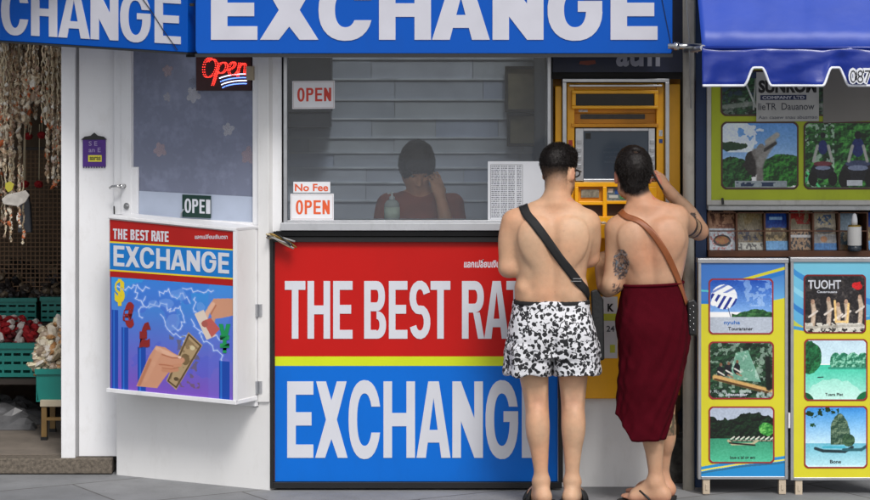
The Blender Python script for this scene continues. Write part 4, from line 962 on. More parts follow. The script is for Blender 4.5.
def pic_parasail():
    c = Cv(88, 76, up=2.2); c.grad((30, 80, 170), (130, 170, 220), 0, .6); nn = c.noise(10, 10, 4, 21); c.put((nn > .55) & (c.Y < .5) & (c.X > .4), (190, 210, 235), .45)
    c.foliage((c.Y > .62-.1*np.abs(np.sin(c.X*5+1))+.06*nn) & (c.Y < .7) & (c.X > .36), (24, 70, 40), (70, 120, 70), 22); c.put(c.Y > .69, (176, 184, 196))
    ins = ((c.X-.24)/.2)**2+((c.Y-.33)/.22)**2 < 1; c.put(ins, (226, 230, 242)); u = (c.X-.14)+(c.Y-.3)*.5
    c.put(ins & (np.sin(u*62) > .1) & (c.Y > .3+.25*(c.X-.2)), (34, 54, 140)); c.put(ins & (c.Y < .26) & (np.sin((c.X*.6+c.Y)*50) > .5), (110, 130, 190)); c.ell(.08, .44, .045, .05, (235, 236, 244)); c.line([(.3, .52), (.34, .68)], .006, (60, 70, 110))
    return c.grit(5, 13).frame(**BD2)
def pic_river():
    c = Cv(88, 76, up=2.2); c.foliage(c.X > -1, (14, 34, 24), (60, 100, 70), 31, 8); nn = c.noise(16, 14, 4, 32)
    c.poly([(.3, .65), (.42, .2), (.6, .15), (.8, .7)], (130, 180, 160), .8); c.put((nn > .6), (200, 215, 205), .5)
    for x, y in ((.18, .52), (.3, .5), (.43, .47)): c.ell(x, y, .05, .1, (30, 32, 38), nn, .7); c.ell(x+.01, y-.12, .022, .03, (126, 94, 74)); c.line([(x-.03, y), (x+.06, y+.06)], .012, (200, 198, 190)); c.line([(x, y+.08), (x+.07, y+.12)], .012, (150, 120, 96))
    c.line([(.1, .62), (.95, .86)], .04, (196, 160, 104)); c.line([(.1, .65), (.95, .89)], .015, (90, 66, 40)); c.line([(.9, .3), (.92, .8)], .04, (24, 30, 26)); c.put((c.Y > .84) & (nn > .5), (180, 190, 190), .7)
    return c.grit(5, 13).frame(**BD2)
def pic_lagoon_boats():
    c = Cv(88, 76, up=2.2); nn = c.noise(12, 10, 4, 41); c.put(c.X > -1, (170, 180, 196)); c.foliage((c.Y > .12+.1*nn+.06*np.sin(c.X*7)) & (c.Y < .6), (8, 22, 14), (34, 62, 40), 42, 16)
    c.grad((60, 140, 110), (90, 186, 150), .56, 1.0); c.foliage(((c.X-.88)/.1)**2+((c.Y-.4)/.1)**2 < .8+nn, (40, 120, 50), (120, 190, 100), 43)
    c.put((np.abs(c.Y-.60) < .02) & (c.X > .3), (30, 60, 46), .6)
    for i in range(9): c.line([(.34+i*.075, .575), (.39+i*.075, .535)], .011, (204, 204, 192)); c.line([(.35+i*.075, .61), (.4+i*.075, .575)], .009, (46, 42, 38)); c.line([(.37+i*.075, .6), (.43+i*.075, .6)], .006, (180, 170, 150))
    c.line([(.3, .6), (.36, .66), (.66, .66), (.74, .6)], .018, (180, 170, 140)); c.line([(.32, .64), (.7, .68)], .012, (44, 40, 36))
    return c.grit(5, 13).frame(**BD2)
def pic_fire_show():
    c = Cv(88, 80, up=2.2); c.put(c.X > -1, (44, 40, 42)); nn = c.noise(16, 16, 4, 51); c.put(nn > .62, (90, 84, 80), .6)
    for x, h in ((.15, .5), (.4, .46), (.55, .55), (.68, .5), (.9, .42)):
        c.line([(x, .85), (x+.02, h+.1), (x, h)], .035, (190, 170, 150)); c.ell(x, h-.04, .03, .04, (170, 140, 120)); c.line([(x-.06, h+.22), (x+.07, h+.12)], .016, (210, 200, 190))
    c.ell(.86, .2, .09, .06, (190, 30, 36), nn, .8); c.line([(.5, .45), (.52, .8), (.7, .8), (.72, .5)], .018, (225, 190, 130)); c.put((c.Y > .82) & (nn > .42), (200, 196, 186)); c.line([(.06, .9), (.95, .86)], .02, (170, 165, 155))
    return c.grit(7).frame(out=(150, 190, 200), bd=(120, 30, 36), rad=.09, t=.02)
def pic_bay():
    c = Cv(88, 84, up=2.2); c.grad((190, 214, 226), (200, 222, 230), 0, .4); nn = c.noise(12, 12, 4, 61); c.grad((70, 190, 160), (180, 226, 214), .42, 1)
    c.foliage((((c.X-.08)/.2)**2+((c.Y-.3)/.27)**2 < .8+.3*nn), (14, 70, 44), (50, 130, 80), 62)
    for x, r in ((.5, .09), (.63, .1), (.78, .12), (.93, .12)): c.foliage((((c.X-x)/r)**2+((c.Y-.37)/.15)**2 < .8+.4*nn) & (c.Y < .46), (30, 110, 84), (150, 205, 180), 63, 18)
    c.ell(.5, .86, .42, .2, (214, 236, 228), c.noise(5, 5, 3, 4), .6, alpha=.45); c.put((np.abs(c.Y-.47) < .018) & (c.X > .38), (40, 110, 90), .55); c.line([(.22, .62), (.3, .615)], .008, (40, 50, 50)); c.ell(0, 1.02, .16, .16, (20, 90, 60)); c.ell(1.02, 1.0, .2, .16, (20, 110, 70))
    return c.grit(5, 13).frame(**BD2)
def pic_islet():
    c = Cv(88, 84, up=2.2); c.grad((60, 140, 210), (190, 220, 235), 0, .6); c.grad((110, 180, 200), (190, 224, 230), .6, 1); nn = c.noise(16, 16, 4, 71)
    c.put((nn > .55) & (c.Y < .22-.2*c.X) & (c.X < .55), (24, 60, 30)); c.put((nn > .6) & (c.Y > .26) & (c.Y < .34) & (c.X < .3), (30, 80, 50))
    c.foliage((c.X > .42) & (c.Y < .62) & (((c.X-.56)/(.13+.1*(c.Y-.15)))**2+((c.Y-.42)/.29)**2 < .85+.35*nn), (44, 74, 60), (120, 140, 116), 72, 16); c.foliage((((c.X-.7)/.1)**2+((c.Y-.55)/.1)**2 < 1), (40, 70, 50), (80, 110, 80), 73)
    c.line([(.18, .68), (.3, .72), (.64, .73), (.76, .66)], .022, (40, 60, 66)); c.line([(.62, .7), (.9, .7), (.99, .64)], .022, (50, 96, 104)); c.line([(.3, .66), (.64, .66)], .014, (70, 170, 190)); c.put(c.Y > .95, (205, 228, 234))
    return c.grit(5, 13).frame(**BD2)
TB = front(.06)
tb = thing('tour_board', 'lime green tour board of framed holiday pictures under the blue awning', 'display board', at(790, 205, .06))
mb = MB(); mb.rect(TB, 711, 1010, 50, 200, -.04, 0); mb.build('lime_panel', mat('lime_vinyl', (176, 190, 16), .45, var=.06, dirt=.25, dirtcol=(110, 110, 40)), tb)
mb = MB(); mb.rect(TB, 706.8, 711, 50, 205, -.05, .012); mb.rect(TB, 711, 1010, 200, 205, -.05, .012); mb.build('frame', mat('frame_grey_white', (196, 194, 188), .55, dirt=.6, dirtcol=(120, 112, 96)), tb, bevel=.002)
for k, (fn, a) in enumerate(((lambda: pic_dark_boat(91), (720.5, 799, 70, 116)), (lambda: pic_dark_boat(95), (804, 882, 70, 116)), (pic_jungle_statue, (721, 798.5, 121.5, 189.5)), (pic_atv, (803.5, 881, 121.5, 189.5)), (lambda: pic_dark_boat(97), (886, 962, 70, 116)), (pic_bay, (886, 962, 121.5, 189.5)))):
    print_obj('tour_picture', fn(), TB, a[0], a[1], a[2], a[3], .0025, tb)
mb = MB(); mb.tube([TB(722, 198, .012), TB(722.5, 204, .02)], .006, 6); mb.build('hook', black, tb)
# paper notices stuck over the board
t = thing('schedule_sheet', 'white printed sheet with large black SUNROM heading taped over the tour board', 'notice', TB(787, 122, .01))
fs_ = lambda u, v, w=0: TB(u, v-.008*(u-756), .012+w)
mb = MB(); mb.rect(fs_, 756, 818.5, 72, 121.5, 0, .0015); mb.build('paper', mat('notice_paper', (188, 188, 184), .6, var=.08, scale=10), t)
text('heading', 'SUNROM', fs_, 758, 816, 80, 93, .0021, black, t, .05)
mb = MB(); mb.rect(fs_, 760, 806, 95, 100, .0015, .0021); mb.build('caption_bar', mat('caption_navy', (30, 44, 84), .5), t)
text('caption_text', 'COMPANY LTD', fs_, 762, 804, 96, 99, .0025, whitec, t, .02)
text('address_line', 'lieTR  Dauanow', fs_, 758, 814, 103, 110, .002, MATS['print_dark'], t, .01); text('small_line', 'Aan caaew snau abusmao', fs_, 758, 817, 115.5, 119, .002, MATS['print_grey'], t, .01)
t = thing('blank_sheet', 'plain grey sheet taped over the tour board next to the SUNROM notice', 'notice', TB(850, 122, .01))
mb = MB(); mb.slab(TB, [(823, 122.5), (876, 120.5), (876, 66), (823, 68)], .0035, .005); mb.build('paper', mat('grey_sheet', (136, 132, 126), .7, var=.06), t)
# brochure rack
rk = thing('brochure_rack', 'low wooden brochure rack under the lime tour board', 'rack', at(780, 255, .1))
RK = front(.10)
wood = mat('rack_wood', (104, 62, 36), .55, var=.2, scale=18)
mb = MB(); mb.rect(RK, 706, 1010, 205, 209, -.05, .10); mb.build('top_shelf', mat('shelf_grey', (176, 178, 178), .5, dirt=.6, dirtcol=(80, 80, 76)), rk, bevel=.002)
mb = MB(); mb.rect(RK, 707, 1010, 209, 258, -.26, -.24); mb.build('back_panel', mat('rack_back', (44, 40, 40), .7), rk)
mb = MB(); mb.rect(RK, 707, 1010, 250, 256, -.24, .06); mb.build('bottom_shelf', wood, rk, bevel=.002)
for x in (707, 735.5, 763.5, 788.5, 812, 838, 866, 892): mb = MB(); mb.rect(RK, x, x+1.6, 212, 250, -.2, .02); mb.build('divider', wood, rk)
mb = MB(); mb.rect(RK, 709, 866, 230, 231.2, .022, .028); mb.rect(RK, 709, 866, 212, 213, .0, .02); mb.build('front_bar', wood, rk)
def broc(seed, top, bot, kind):
    c = Cv(40, 56, up=1.6); c.grad(top, bot, 0, 1); n = c.noise(6, 8, 4, seed); n2 = c.noise(14, 18, 2, seed+1)
    if kind == 'dish': c.grad((60, 40, 34), (150, 96, 66), 0, .45); c.put((n > .55) & (c.Y < .45), (190, 150, 120), .8); c.put(c.Y > .45, (205, 212, 220)); c.ell(.5, .76, .34, .15, (24, 24, 28)); c.ell(.5, .75, .26, .1, (170, 120, 60)); c.put((n2 > .6) & (c.Y > .5), (170, 60, 50), .5)
    if kind == 'map': c.put(n > .5, (150, 130, 90), .7); c.put((c.Y > .8), (190, 190, 180)); c.put((n2 > .6) & (c.Y > .82), (60, 60, 60), .7); c.put((n2 > .58) & (c.Y > .45) & (c.Y < .75), (60, 62, 84), .8)
    if kind == 'blue': c.put(c.Y < .4, (24, 76, 160)); c.put((c.Y > .1) & (c.Y < .18) & (c.X > .2) & (c.X < .8), (150, 190, 235)); c.put((c.Y > .4) & (c.Y < .75), (170, 150, 110)); c.put((n > .5) & (c.Y > .38) & (c.Y < .75), (110, 96, 70)); c.put(c.Y > .75, (110, 170, 220))
    if kind == 'red': c.put((n > .45) & (c.Y < .35), (150, 40, 30)); c.put(c.Y > .48, (170, 140, 110)); c.put((n2 > .5) & (c.Y > .52), (34, 36, 46)); c.put((c.Y > .62) & (c.Y < .68), (230, 230, 230))
    if kind == 'album': c.put(c.Y < .42, (178, 168, 150)); c.put((abs(c.X-.5) < .33) & (abs(c.Y-.22) < .13), (90, 110, 140)); c.put((n2 > .5) & (abs(c.X-.5) < .33) & (abs(c.Y-.22) < .13), (190, 180, 150)); c.ell(.5, .5, .4, .08, (30, 32, 40)); c.put(c.Y > .6, (150, 150, 150)); c.ell(.45, .72, .15, .08, (170, 120, 80)); c.put(c.Y > .82, (60, 130, 190))
    if kind != 'zz': pass
    if kind == 'pale': c.put(c.Y < .5, (150, 170, 185)); c.put((n > .5) & (c.Y > .5), (30, 60, 70)); c.put(c.Y > .85, (90, 70, 40))
    return c.grit(seed, 30, 14)
BL = [('dish', 709.5, 735, 211.5, 'brochures with a food dish on the cover, at the left end of the rack'), ('map', 738, 763, 213, 'stack of tan and grey map brochures beside the food brochures'), ('blue', 766, 787.5, 214, 'stack of bright blue topped brochures in the middle of the rack'),
      ('red', 790.5, 811, 211, 'stack of brochures with ragged red top in the rack'), ('album', 814, 836.5, 212, 'stack of brochures with cream framed picture cover in the rack'), ('pale', 840, 857, 214, 'pale grey blue brochures in the slot beside the white bottle'), ('blue', 868.5, 890, 213, 'stack of blue brochures at the right edge beyond the white bottle')]
for k, (kd, x0, x1, y0, lab) in enumerate(BL):
    t = thing('brochure_stack', lab, 'brochures', RK((x0+x1)/2, 250, -.03), 'brochures in the wooden rack')
    fR = front(.115)
    a, b, c_, d = fR(x0, y0, -.05), fR(x1, y0, -.05), fR(x1, 249.8, .01), fR(x0, 249.8, .01)
    q = quadmap(a, b, c_, d, (0, 0, 1, 1))
    mb = MB(); mb.slab(q, [(0, 1), (1, 1), (1, 0), (0, 0)], -.025, -.001); mb.build('pages', mat('page_edge', (190, 186, 176), .7, var=.1, scale=80), t)
    print_obj('cover', broc(100+k*3, (150, 140, 110), (120, 110, 100), kd), q, 0, 1, 0, 1, .0005, t)
bt = thing('white_bottle', 'white pump bottle with blank label standing at the right of the brochure rack', 'bottle', at(854, 251, .05))
c_ = at(854.5, 251, .02)
mb = MB(); mb.lathe(c_, [(.0, 0), (.03, .0), (.033, .006), (.033, .03)], 20); mb.build('glass_base', mat('dark_glass', (40, 50, 60), .15), bt, smooth=True)
mb = MB(); mb.lathe(c_, [(.0335, .028), (.034, .03), (.034, .118), (.0335, .12)], 24); mb.build('label', mat('label_paper', (214, 212, 208), .5), bt, smooth=True)
mb = MB(); mb.lathe(c_, [(.033, .12), (.031, .126), (.02, .128), (.0, .128)], 20); mb.build('shoulder', mat('gold_ring', (170, 140, 60), .35, .6), bt, smooth=True)
mb = MB(); mb.lathe(c_, [(.015, .128), (.015, .15), (.013, .165), (.010, .178), (.004, .184), (0, .185)], 16); mb.build('cap', mat('white_plastic', (226, 226, 228), .35), bt, smooth=True)
# standing tour panels
def panel(x0, x1, y0, y1, label, pics, seed, capt):
    PF = front(-.12)
    t = thing('standing_poster', label, 'display panel', PF((x0+x1)/2, 494), 'standing tour panels')
    mb = MB(); mb.rect(PF, x0+1, x1-1, y0+2, y1-1, -.05, -.006); mb.build('back_board', mat('panel_back', (160, 162, 164), .5), t)
    mb = MB()
    for a in ((x0, x0+3.2, y0+4, y1), (x1-3.2, x1, y0+4, y1), (x0+3.2, x1-3.2, y1-3, y1)): mb.rect(PF, *a, -.05, .004)
    mb.rect(PF, x0-.5, x1+.5, y0, y0+4.5, -.06, .008); mb.build('frame', alu, t, bevel=.002)
    c = Cv(110, 270, (214, 206, 40), up=2); n = c.noise(3, 6, 3, seed)
    if seed == 1:
        c.grad((50, 110, 190), (110, 180, 225), 0, .2); c.put(c.Y > .16+.0*c.X+.03*np.sin(c.X*3), (216, 208, 44))
        c.put((c.Y < .16-.14*c.X+.03) , (60, 120, 200)); c.put((c.X > .35) & (abs(c.Y-(.135-.11*c.X)) < .007), (216, 208, 44)); c.put((c.X > .4) & (abs(c.Y-(.155-.11*c.X)) < .009), (30, 120, 200)); c.put((c.X < .3) & (abs(c.Y-.13-.03*c.X) < .004), (90, 200, 200)); c.put((c.X < .3) & (abs(c.Y-.185) < .008), (30, 120, 200))
        cv1 = .955-.1*np.maximum(c.X-.25, 0)**1.4-.02*np.sin(c.X*4)
        c.put(c.Y > cv1, (30, 140, 205)); c.put((abs(c.Y-cv1-.018) < .004), (235, 225, 90)); c.put((abs(c.Y-cv1-.03) < .004), (60, 60, 60), .4)
    else:
        c.grad((120, 200, 225), (90, 170, 215), 0, .3)
        for k in range(4): c.put(abs(c.Y-(.04+.08*k+.16*c.X**.7)) < .014, ((40, 130, 205), (150, 215, 235), (30, 110, 190), (214, 206, 40))[k], .8)
        b_ = .28-.03*c.X+.02*np.sin(c.X*5); c.put(c.Y > b_+.03, (216, 208, 44)); c.put(abs(c.Y-b_-.025) < .008, (60, 150, 205)); c.put((c.Y > .5) & (c.X > .93) & (c.Y < .7), (170, 120, 180), .5)
    print_obj('poster', c, PF, x0+3.2, x1-3.2, y0+4.5, y1-3, -.001, t, rough=.3)
    for (fn, a) in pics: print_obj('tour_picture', fn(), PF, a[0], a[1], a[2], a[3], .0012, t, rough=.25)
    for s_, a0, a1, b0, b1, col in capt: text('caption', s_, PF, a0, a1, b0, b1, .0022, col, t, .02)
    for xx in (x0+5, x1-14 if seed == 9 else x1-9):
        mb = MB(); mb.rect(PF, xx, xx+7, y1, y1+15, -.04, -.002); mb.rect(PF, xx+2.4, xx+4.6, y1+5, y1+11, -.002, .002); mb.build('foot', mat('foot_wood', (196, 180, 158), .6, dirt=.5, dirtcol=(120, 70, 50)), t, bevel=.002)
    return t
cblk = mat('caption_black', (24, 24, 28), .5); cblue = mat('caption_blue', (40, 110, 190), .5)
panel(698, 788, 258.5, 479.5, 'standing yellow tour panel with the striped balloon, river raft and lagoon boats pictures', [(pic_parasail, (708.5, 773.5, 278.5, 334.5)), (pic_river, (708.5, 774, 341.5, 399.5)), (pic_lagoon_boats, (708.5, 774.5, 406.5, 463.5))], 1,
      [('nyuha', 724, 740, 320.5, 325.5, cblue), ('Touraraner', 728, 753, 327, 330.5, cblk), ('leauaear', 726, 748, 393, 396, whitec), ('Isue x isl or em', 730, 755, 456, 459, cblk)])
panel(790.5, 884, 257.5, 480.5, 'standing yellow and blue tour panel with dark stage show picture at the top', [(pic_fire_show, (803.5, 866, 274.5, 333.5)), (pic_bay, (804, 867.5, 339, 401)), (pic_islet, (804, 867.5, 406, 468.5))], 2,
      [('TUOHT', 808, 841, 280, 289, whitec), ('Cauarouans', 817, 837, 290.5, 293, whitec), ('Tuara Plat', 825, 843, 393, 396, cblk), ('Bone', 830, 841, 460, 463.5, cblk)])
t = thing('panel_catch', 'small white plastic catch between the two standing tour panels', 'catch', at(789, 425, -.13))
mb = MB(); mb.rect(front(-.135), 788.2, 790.2, 413, 428, -.01, .006); mb.build('catch', MATS['white_plastic'], t)
# ---------------------------------------------------------------- souvenir shop on the left
sh = thing('souvenir_shop', 'open fronted dim souvenir shop left of the white panel wall', 'shop', at(20, 450, .6))
dk = mat('shop_wall', (112, 94, 76), .85, var=.25, scale=6)
mb = MB(); mb.box(-5.2, -1.5, 3.2, 3.3, .08, 2.95); mb.build('back_wall', dk, sh)
mb = MB(); mb.box(-5.3, -5.2, .5, 3.3, .08, 2.95); mb.build('side_wall', dk, sh); mb = MB(); mb.box(-1.80, -1.76, .62, 3.2, .08, 2.95); mb.build('partition', mat('partition', (110, 104, 98), .8), sh)
mb = MB(); mb.box(-5.3, -1.6, .45, 3.3, 2.95, 3.0); mb.build('ceiling', dk, sh)
mb = MB(); mb.box(-5.2, -1.81, .56, 3.2, .0825, .088); mb.build('floor_sheet', mat('shop_floor', (128, 118, 108), .8, var=.15, scale=5, dirt=.4), sh)
mb = MB(); mb.box(-5.25, -1.81, .52, .58, 2.5, 2.95); mb.build('lintel', dk, sh)
# lattice
lt = thing('wire_lattice', 'brown wire lattice panel at the back of the souvenir shop', 'lattice', at(30, 300, 2.2))
LT = front(2.1); mb = MB()
for i in range(40): x = -110+i*4.4; mb.tube([LT(x, 150), LT(x, 300)], .0035, 4)
for j in range(34): y = 150+j*4.4; mb.tube([LT(-112, y, .006), LT(64, y, .006)], .0035, 4)
mb.build('mesh', mat('lattice_brown', (120, 90, 62), .6), lt)
for y in (147, 300): mb = MB(); mb.rect(LT, -114, 64, y, y+3, -.01, .02); mb.build('rail', mat('lattice_rail', (50, 40, 34), .6), lt)
shellc = [mat('shell_%d' % i, c_, .45, var=.18, scale=40) for i, c_ in enumerate(((232, 218, 194), (206, 184, 154), (176, 146, 116), (214, 112, 62), (238, 232, 220), (150, 126, 104), (198, 168, 150)))]
strm = mat('string', (214, 198, 166), .8)
rr = random.Random(11)
def garland(px, Y, y0, y1, kind, label):
    f = front(Y); t = thing('shell_garland', label, 'shell garland', f(px, y1), 'shell garlands hanging in the souvenir shop')
    ms = MB(); st_ = MB(); n = int((y1-y0)/1.7)
    strands = {'thick': 8, 'chain': 3, 'thin': 3, 'chime': 9}[kind]; spread = {'thick': 7.5, 'chain': 3.0, 'thin': 2.2, 'chime': 10}[kind]
    for s_ in range(strands):
        ox = rr.uniform(-spread, spread); oy = rr.uniform(-.05, .05); end = y1-rr.uniform(0, (y1-y0)*.35)*(strands > 1)
        P = []
        for k in range(n+1):
            y = y0+(end-y0)*k/n; x = px+ox*(.5+.5*min(1, k/n*2))+.7*math.sin(k*.6+s_*2); P.append(f(x, y, oy))
            if rr.random() < (.55 if kind == 'thin' else (.38 if k < n*.45 else .85)):
                ms.cur = rr.choice([0, 0, 1, 1, 2, 4, 5, 6, 3] if k > n*.6 else [0, 1, 1, 2, 2, 5, 4, 6])
                r = rr.uniform(.0035, .0105)*(1.1 if kind in ('thick', 'chime') else .85)*(1.5 if k > n*.72 and rr.random() < .35 else 1)
                rot = Matrix.Rotation(rr.uniform(0, 6), 3, 'Z') @ Matrix.Rotation(rr.uniform(-1, 1), 3, 'X')
                ms.ell(f(x, y, oy+rr.uniform(-.006, .006)), (r, r*rr.uniform(.4, .8), r*rr.uniform(.8, 1.8)), rot, n=6, m=4, jit=.2)
        st_.tube(P, .0034 if kind != 'chime' else .0025, 4)
    st_.build('string', strm, t); ms.build('shells', shellc, t)
G = [(-52, 1.1, 40, 230, 'thick'), (-30, 1.0, 40, 190, 'thick'), (-14, .9, 40, 160, 'thick'), (3, .8, 36, 176, 'thick'), (2, 1.4, 36, 240, 'chain'), (9, 1.0, 40, 120, 'thick'), (14, .85, 40, 152, 'chime'), (18, 1.2, 40, 212, 'chain'), (23, .95, 40, 130, 'thick'),
     (28, 1.25, 40, 150, 'chain'), (34, .8, 40, 108, 'thick'), (38, 1.1, 40, 124, 'chain'), (44, .75, 40, 146, 'thin'), (47.5, .8, 40, 150, 'thin'), (50.5, .75, 40, 140, 'chain'), (54, .85, 40, 190, 'thick'), (57.5, .75, 40, 204, 'chain'), (60, .95, 40, 198, 'chain'), (8, .8, 150, 252, 'chain'), (20, .8, 165, 250, 'chain'), (14, .9, 150, 214, 'chain')]
GL = ['thick cream shell garland far left outside the doorway', 'thick tan shell garland left of the doorway edge', 'bushy shell garland just left of the photo edge', 'thick pale shell garland at the left photo edge', 'long shell chain behind the leftmost garland', 'short thick brown shell garland near the left edge',
      'wide cluster chime of cream shells near the left edge', 'long slim shell chain behind the cluster chime', 'short brown shell garland right of the cluster chime', 'slim shell chain hanging deeper in the shop middle', 'short thick garland ending in orange shells, centre of the doorway', 'slim dark shell chain beside the orange ended garland',
      'thin plain string with sparse shells in the doorway', 'second thin string of sparse shells right of its twin', 'slim shell chain between thin strings and orange garland', 'thick garland with orange shells beside the white post', 'long double shell chain hanging closest to the white post', 'shell chain partly hidden behind the garlands at the white post',
      'low hanging bone coloured chain under the star shaped ornament', 'low hanging bone chain ending above the teal baskets', 'short chain carrying the yellow leaf ornament']
for g_, l_ in zip(G, GL): garland(*g_, l_)
# ornaments
t = thing('fish_ornament', 'grey white carved fish shaped ornament hanging on the shell chains', 'ornament', front(.78)(18, 200)); f = front(.78)
mb = MB(); mb.slab(f, [(2, 199), (8, 194), (18, 192), (26, 190), (30, 195), (26, 202), (19, 206), (10, 205), (4, 204)], 0, .02); mb.build('body', mat('pale_bone', (196, 190, 182), .6, var=.15, scale=40), t, bevel=.004)
t = thing('leaf_ornament', 'small yellow leaf ornament hanging above the carved fish', 'ornament', f(11, 192))
mb = MB(); mb.slab(f, [(6, 183), (11, 181), (15, 184), (13, 190), (9, 192), (6, 188)], .02, .028); mb.build('leaf', mat('yellow_leaf', (190, 180, 60), .6), t, bevel=.002)
t = thing('hanging_bag', 'grey cloth bag hanging in front of the brown lattice', 'bag', front(1.5)(26, 232)); f = front(1.5)
mb = MB(); mb.slab(f, [(19, 232), (33, 232), (31.5, 205), (29, 190), (23, 190), (21, 205)], 0, .05); mb.build('pouch', mat('grey_cloth', (96, 98, 104), .9, var=.15, bump=.5), t, bevel=.008)
mb = MB(); mb.tube([f(24, 190, .02), f(25, 140, .02), f(27, 100, .02)], .004, 5); mb.build('cord', strm, t)
redm = mat('red_cloth', (170, 20, 30), .8, var=.2, scale=30)
for k, (x, y, lab) in enumerate(((28.5, 136, 'left of the two upper red cloth flowers hanging in the dim shop'), (42, 135, 'right of the two upper red cloth flowers hanging in the dim shop'), (25, 184, 'lower red cloth flower behind the grey bag'), (39, 184, 'lower red cloth flower right of the grey bag'))):
    f = front(1.6); t = thing('red_flower', lab, 'cloth flower', f(x, y), 'red cloth flowers in the souvenir shop'); mb = MB()
    for i in range(9): a = i*.7; mb.ell(f(x+2.0*math.cos(a), y+1.6*math.sin(a), .01*i*.3), (.014, .01, .012), n=7, m=5, jit=.15)
    mb.build('petals', redm, t); mb = MB(); mb.tube([f(x, y-2, 0), f(x+.5, y-60, 0)], .0025, 4); mb.build('cord', strm, t)
# teal baskets
teal = mat('teal_plastic', (10, 128, 118), .4, var=.06)
def basket(x0, x1, y0, y1, Y, depth, label, holes=True, taper=3):
    f = front(Y); t = thing('teal_basket', label, 'basket', f((x0+x1)/2, y1), 'teal plastic baskets in the souvenir shop')
    mb = MB(); rows = 3 if holes else 1; hb = (y1-y0)
    w = .006
    mb.rect(f, x0-1, x1+1, y0, y0+hb*.16, -.02, .012)
    if holes:
        n = max(3, int((x1-x0)/9)); ys = [y0+hb*.16, y0+hb*.3, y0+hb*.38, y0+hb*.55, y0+hb*.63, y0+hb*.8, y0+hb*.88, y1]
        for k in (0, 2, 4, 6): mb.rect(f, x0, x1, ys[k], ys[k+1] if k != 0 else ys[1], -w, 0)
        for i in range(n+1):
            x = x0+(x1-x0)*i/n; mb.rect(f, max(x-1.1, x0), min(x+1.1, x1), ys[1], ys[6], -w, -.0015)
    else: mb.slab(f, [(x0+taper, y1), (x1-taper, y1), (x1, y0+hb*.16), (x0, y0+hb*.16)], -w, 0)
    a = f(x0, y0); b = f(x1, y1)
    mb.box(a.x, a.x+w, Y+.006, Y+depth, b.z, a.z); mb.box(b.x-w, b.x, Y+.006, Y+depth, b.z, a.z); mb.box(a.x, b.x, Y+depth, Y+depth+w, b.z, a.z); mb.box(a.x+w, b.x-w, Y+.006, Y+depth, b.z, b.z+w)
    mb.build('tub', teal, t); return t
def heap(x0, x1, ytop, ybot, Y, depth, cols, name, label, cat, n=220, r=.02, seed=0):
    f = front(Y); t = thing(name, label, cat, f((x0+x1)/2, ybot)); mb = MB(); q = random.Random(seed); a, b = f(x0, ybot), f(x1, ytop)
    for i in range(n):
        u = q.random(); v = q.random(); top = (1-(2*u-1)**4*.6)*(1-.5*abs(2*v-1)); z = a.z+(b.z-a.z)*q.random()**.6*top
        mb.cur = q.randrange(len(cols)); rot = Matrix.Rotation(q.uniform(0, 6), 3, 'Z') @ Matrix.Rotation(q.uniform(0, 3), 3, 'X'); s_ = q.uniform(.6, 1.4)*r
        mb.ell((a.x+(b.x-a.x)*u, Y+.03+(depth-.06)*v, z), (s_, s_*q.uniform(.4, .9), s_*q.uniform(.7, 1.5)), rot, n=7, m=5, jit=.22)
    mb.build('pile', cols, t); return t
tr = thing('display_table', 'dark display table under the teal baskets at the back of the souvenir shop', 'table', at(20, 430, 1.9))
mb = MB(); zt = front(1.55)(0, 378).z; mb.box(-4.8, -1.9, 1.5, 2.4, zt-.03, zt-.002); mb.build('top', mat('dark_wood', (48, 40, 34), .7), tr)
for x in (-4.7, -3.3, -2.0): mb = MB(); mb.box(x, x+.05, 2.1, 2.15, .088, zt-.03); mb.build('leg', MATS['dark_wood'], tr)
zt2 = front(2.0)(0, 322).z
mb = MB(); mb.box(-4.8, -1.9, 1.96, 2.7, zt2-.03, zt2-.002); mb.build('rear_tier', MATS['dark_wood'], tr)
basket(-44, 50, 343, 377, 1.55, .38, 'wide teal slatted basket holding red goods, lower row at the left')
basket(-40, 36, 298, 321.5, 2.0, .4, 'teal slatted basket in the upper row at the left edge')
basket(41, 62, 297, 321.5, 2.0, .4, 'teal slatted basket in the upper row beside the white post')
darkc = [mat('dark_goods_%d' % i, c_, .5, var=.2) for i, c_ in enumerate(((46, 40, 38), (70, 60, 52), (30, 28, 30), (120, 104, 84), (58, 50, 50)))]
heap(-40, 36, 262, 312, 2.0, .4, darkc, 'dark_trinkets', 'heap of dark shell trinkets in the upper left teal basket', 'trinkets', 420, .022, 1)
heap(41, 62, 262, 312, 2.0, .4, darkc, 'dark_trinkets', 'heap of dark shell trinkets in the small upper basket by the post', 'trinkets', 160, .022, 2)
redc = [redm, mat('dark_red', (96, 16, 24), .7), redm, mat('red_white', (205, 196, 190), .7), MATS['red_cloth']]
heap(-42, 46, 318, 352, 1.58, .34, redc, 'red_souvenirs', 'pile of red and white souvenirs in the wide teal basket', 'souvenirs', 330, .024, 3)
basket(36, 66, 369, 402, 1.02, .3, 'smooth teal basket on the wooden stool beside the white post', holes=False, taper=2.5)
shc = [mat('bagged_shell_%d' % i, c_, .4, var=.15, scale=30) for i, c_ in enumerate(((214, 202, 182), (196, 178, 150), (222, 214, 204), (200, 150, 100), (230, 220, 190), (170, 150, 130)))]
heap(32, 68, 322, 378, 1.0, .32, shc, 'bagged_shells', 'heap of cream shells in bags on the front teal basket', 'shells', 420, .022, 4)
t = thing('wooden_stool', 'low wooden stool with pale top carrying the front teal basket', 'stool', at(48, 440, 1.0)); f = front(1.0)
brass = mat('stool_wood', (134, 104, 56), .5, var=.15, scale=15)
mb = MB(); a, b = f(40, 400), f(68, 407); mb.box(a.x, b.x, 1.0, 1.34, b.z, a.z-.001); mb.build('seat', mat('stool_top', (196, 184, 160), .6, var=.1), t, bevel=.003)
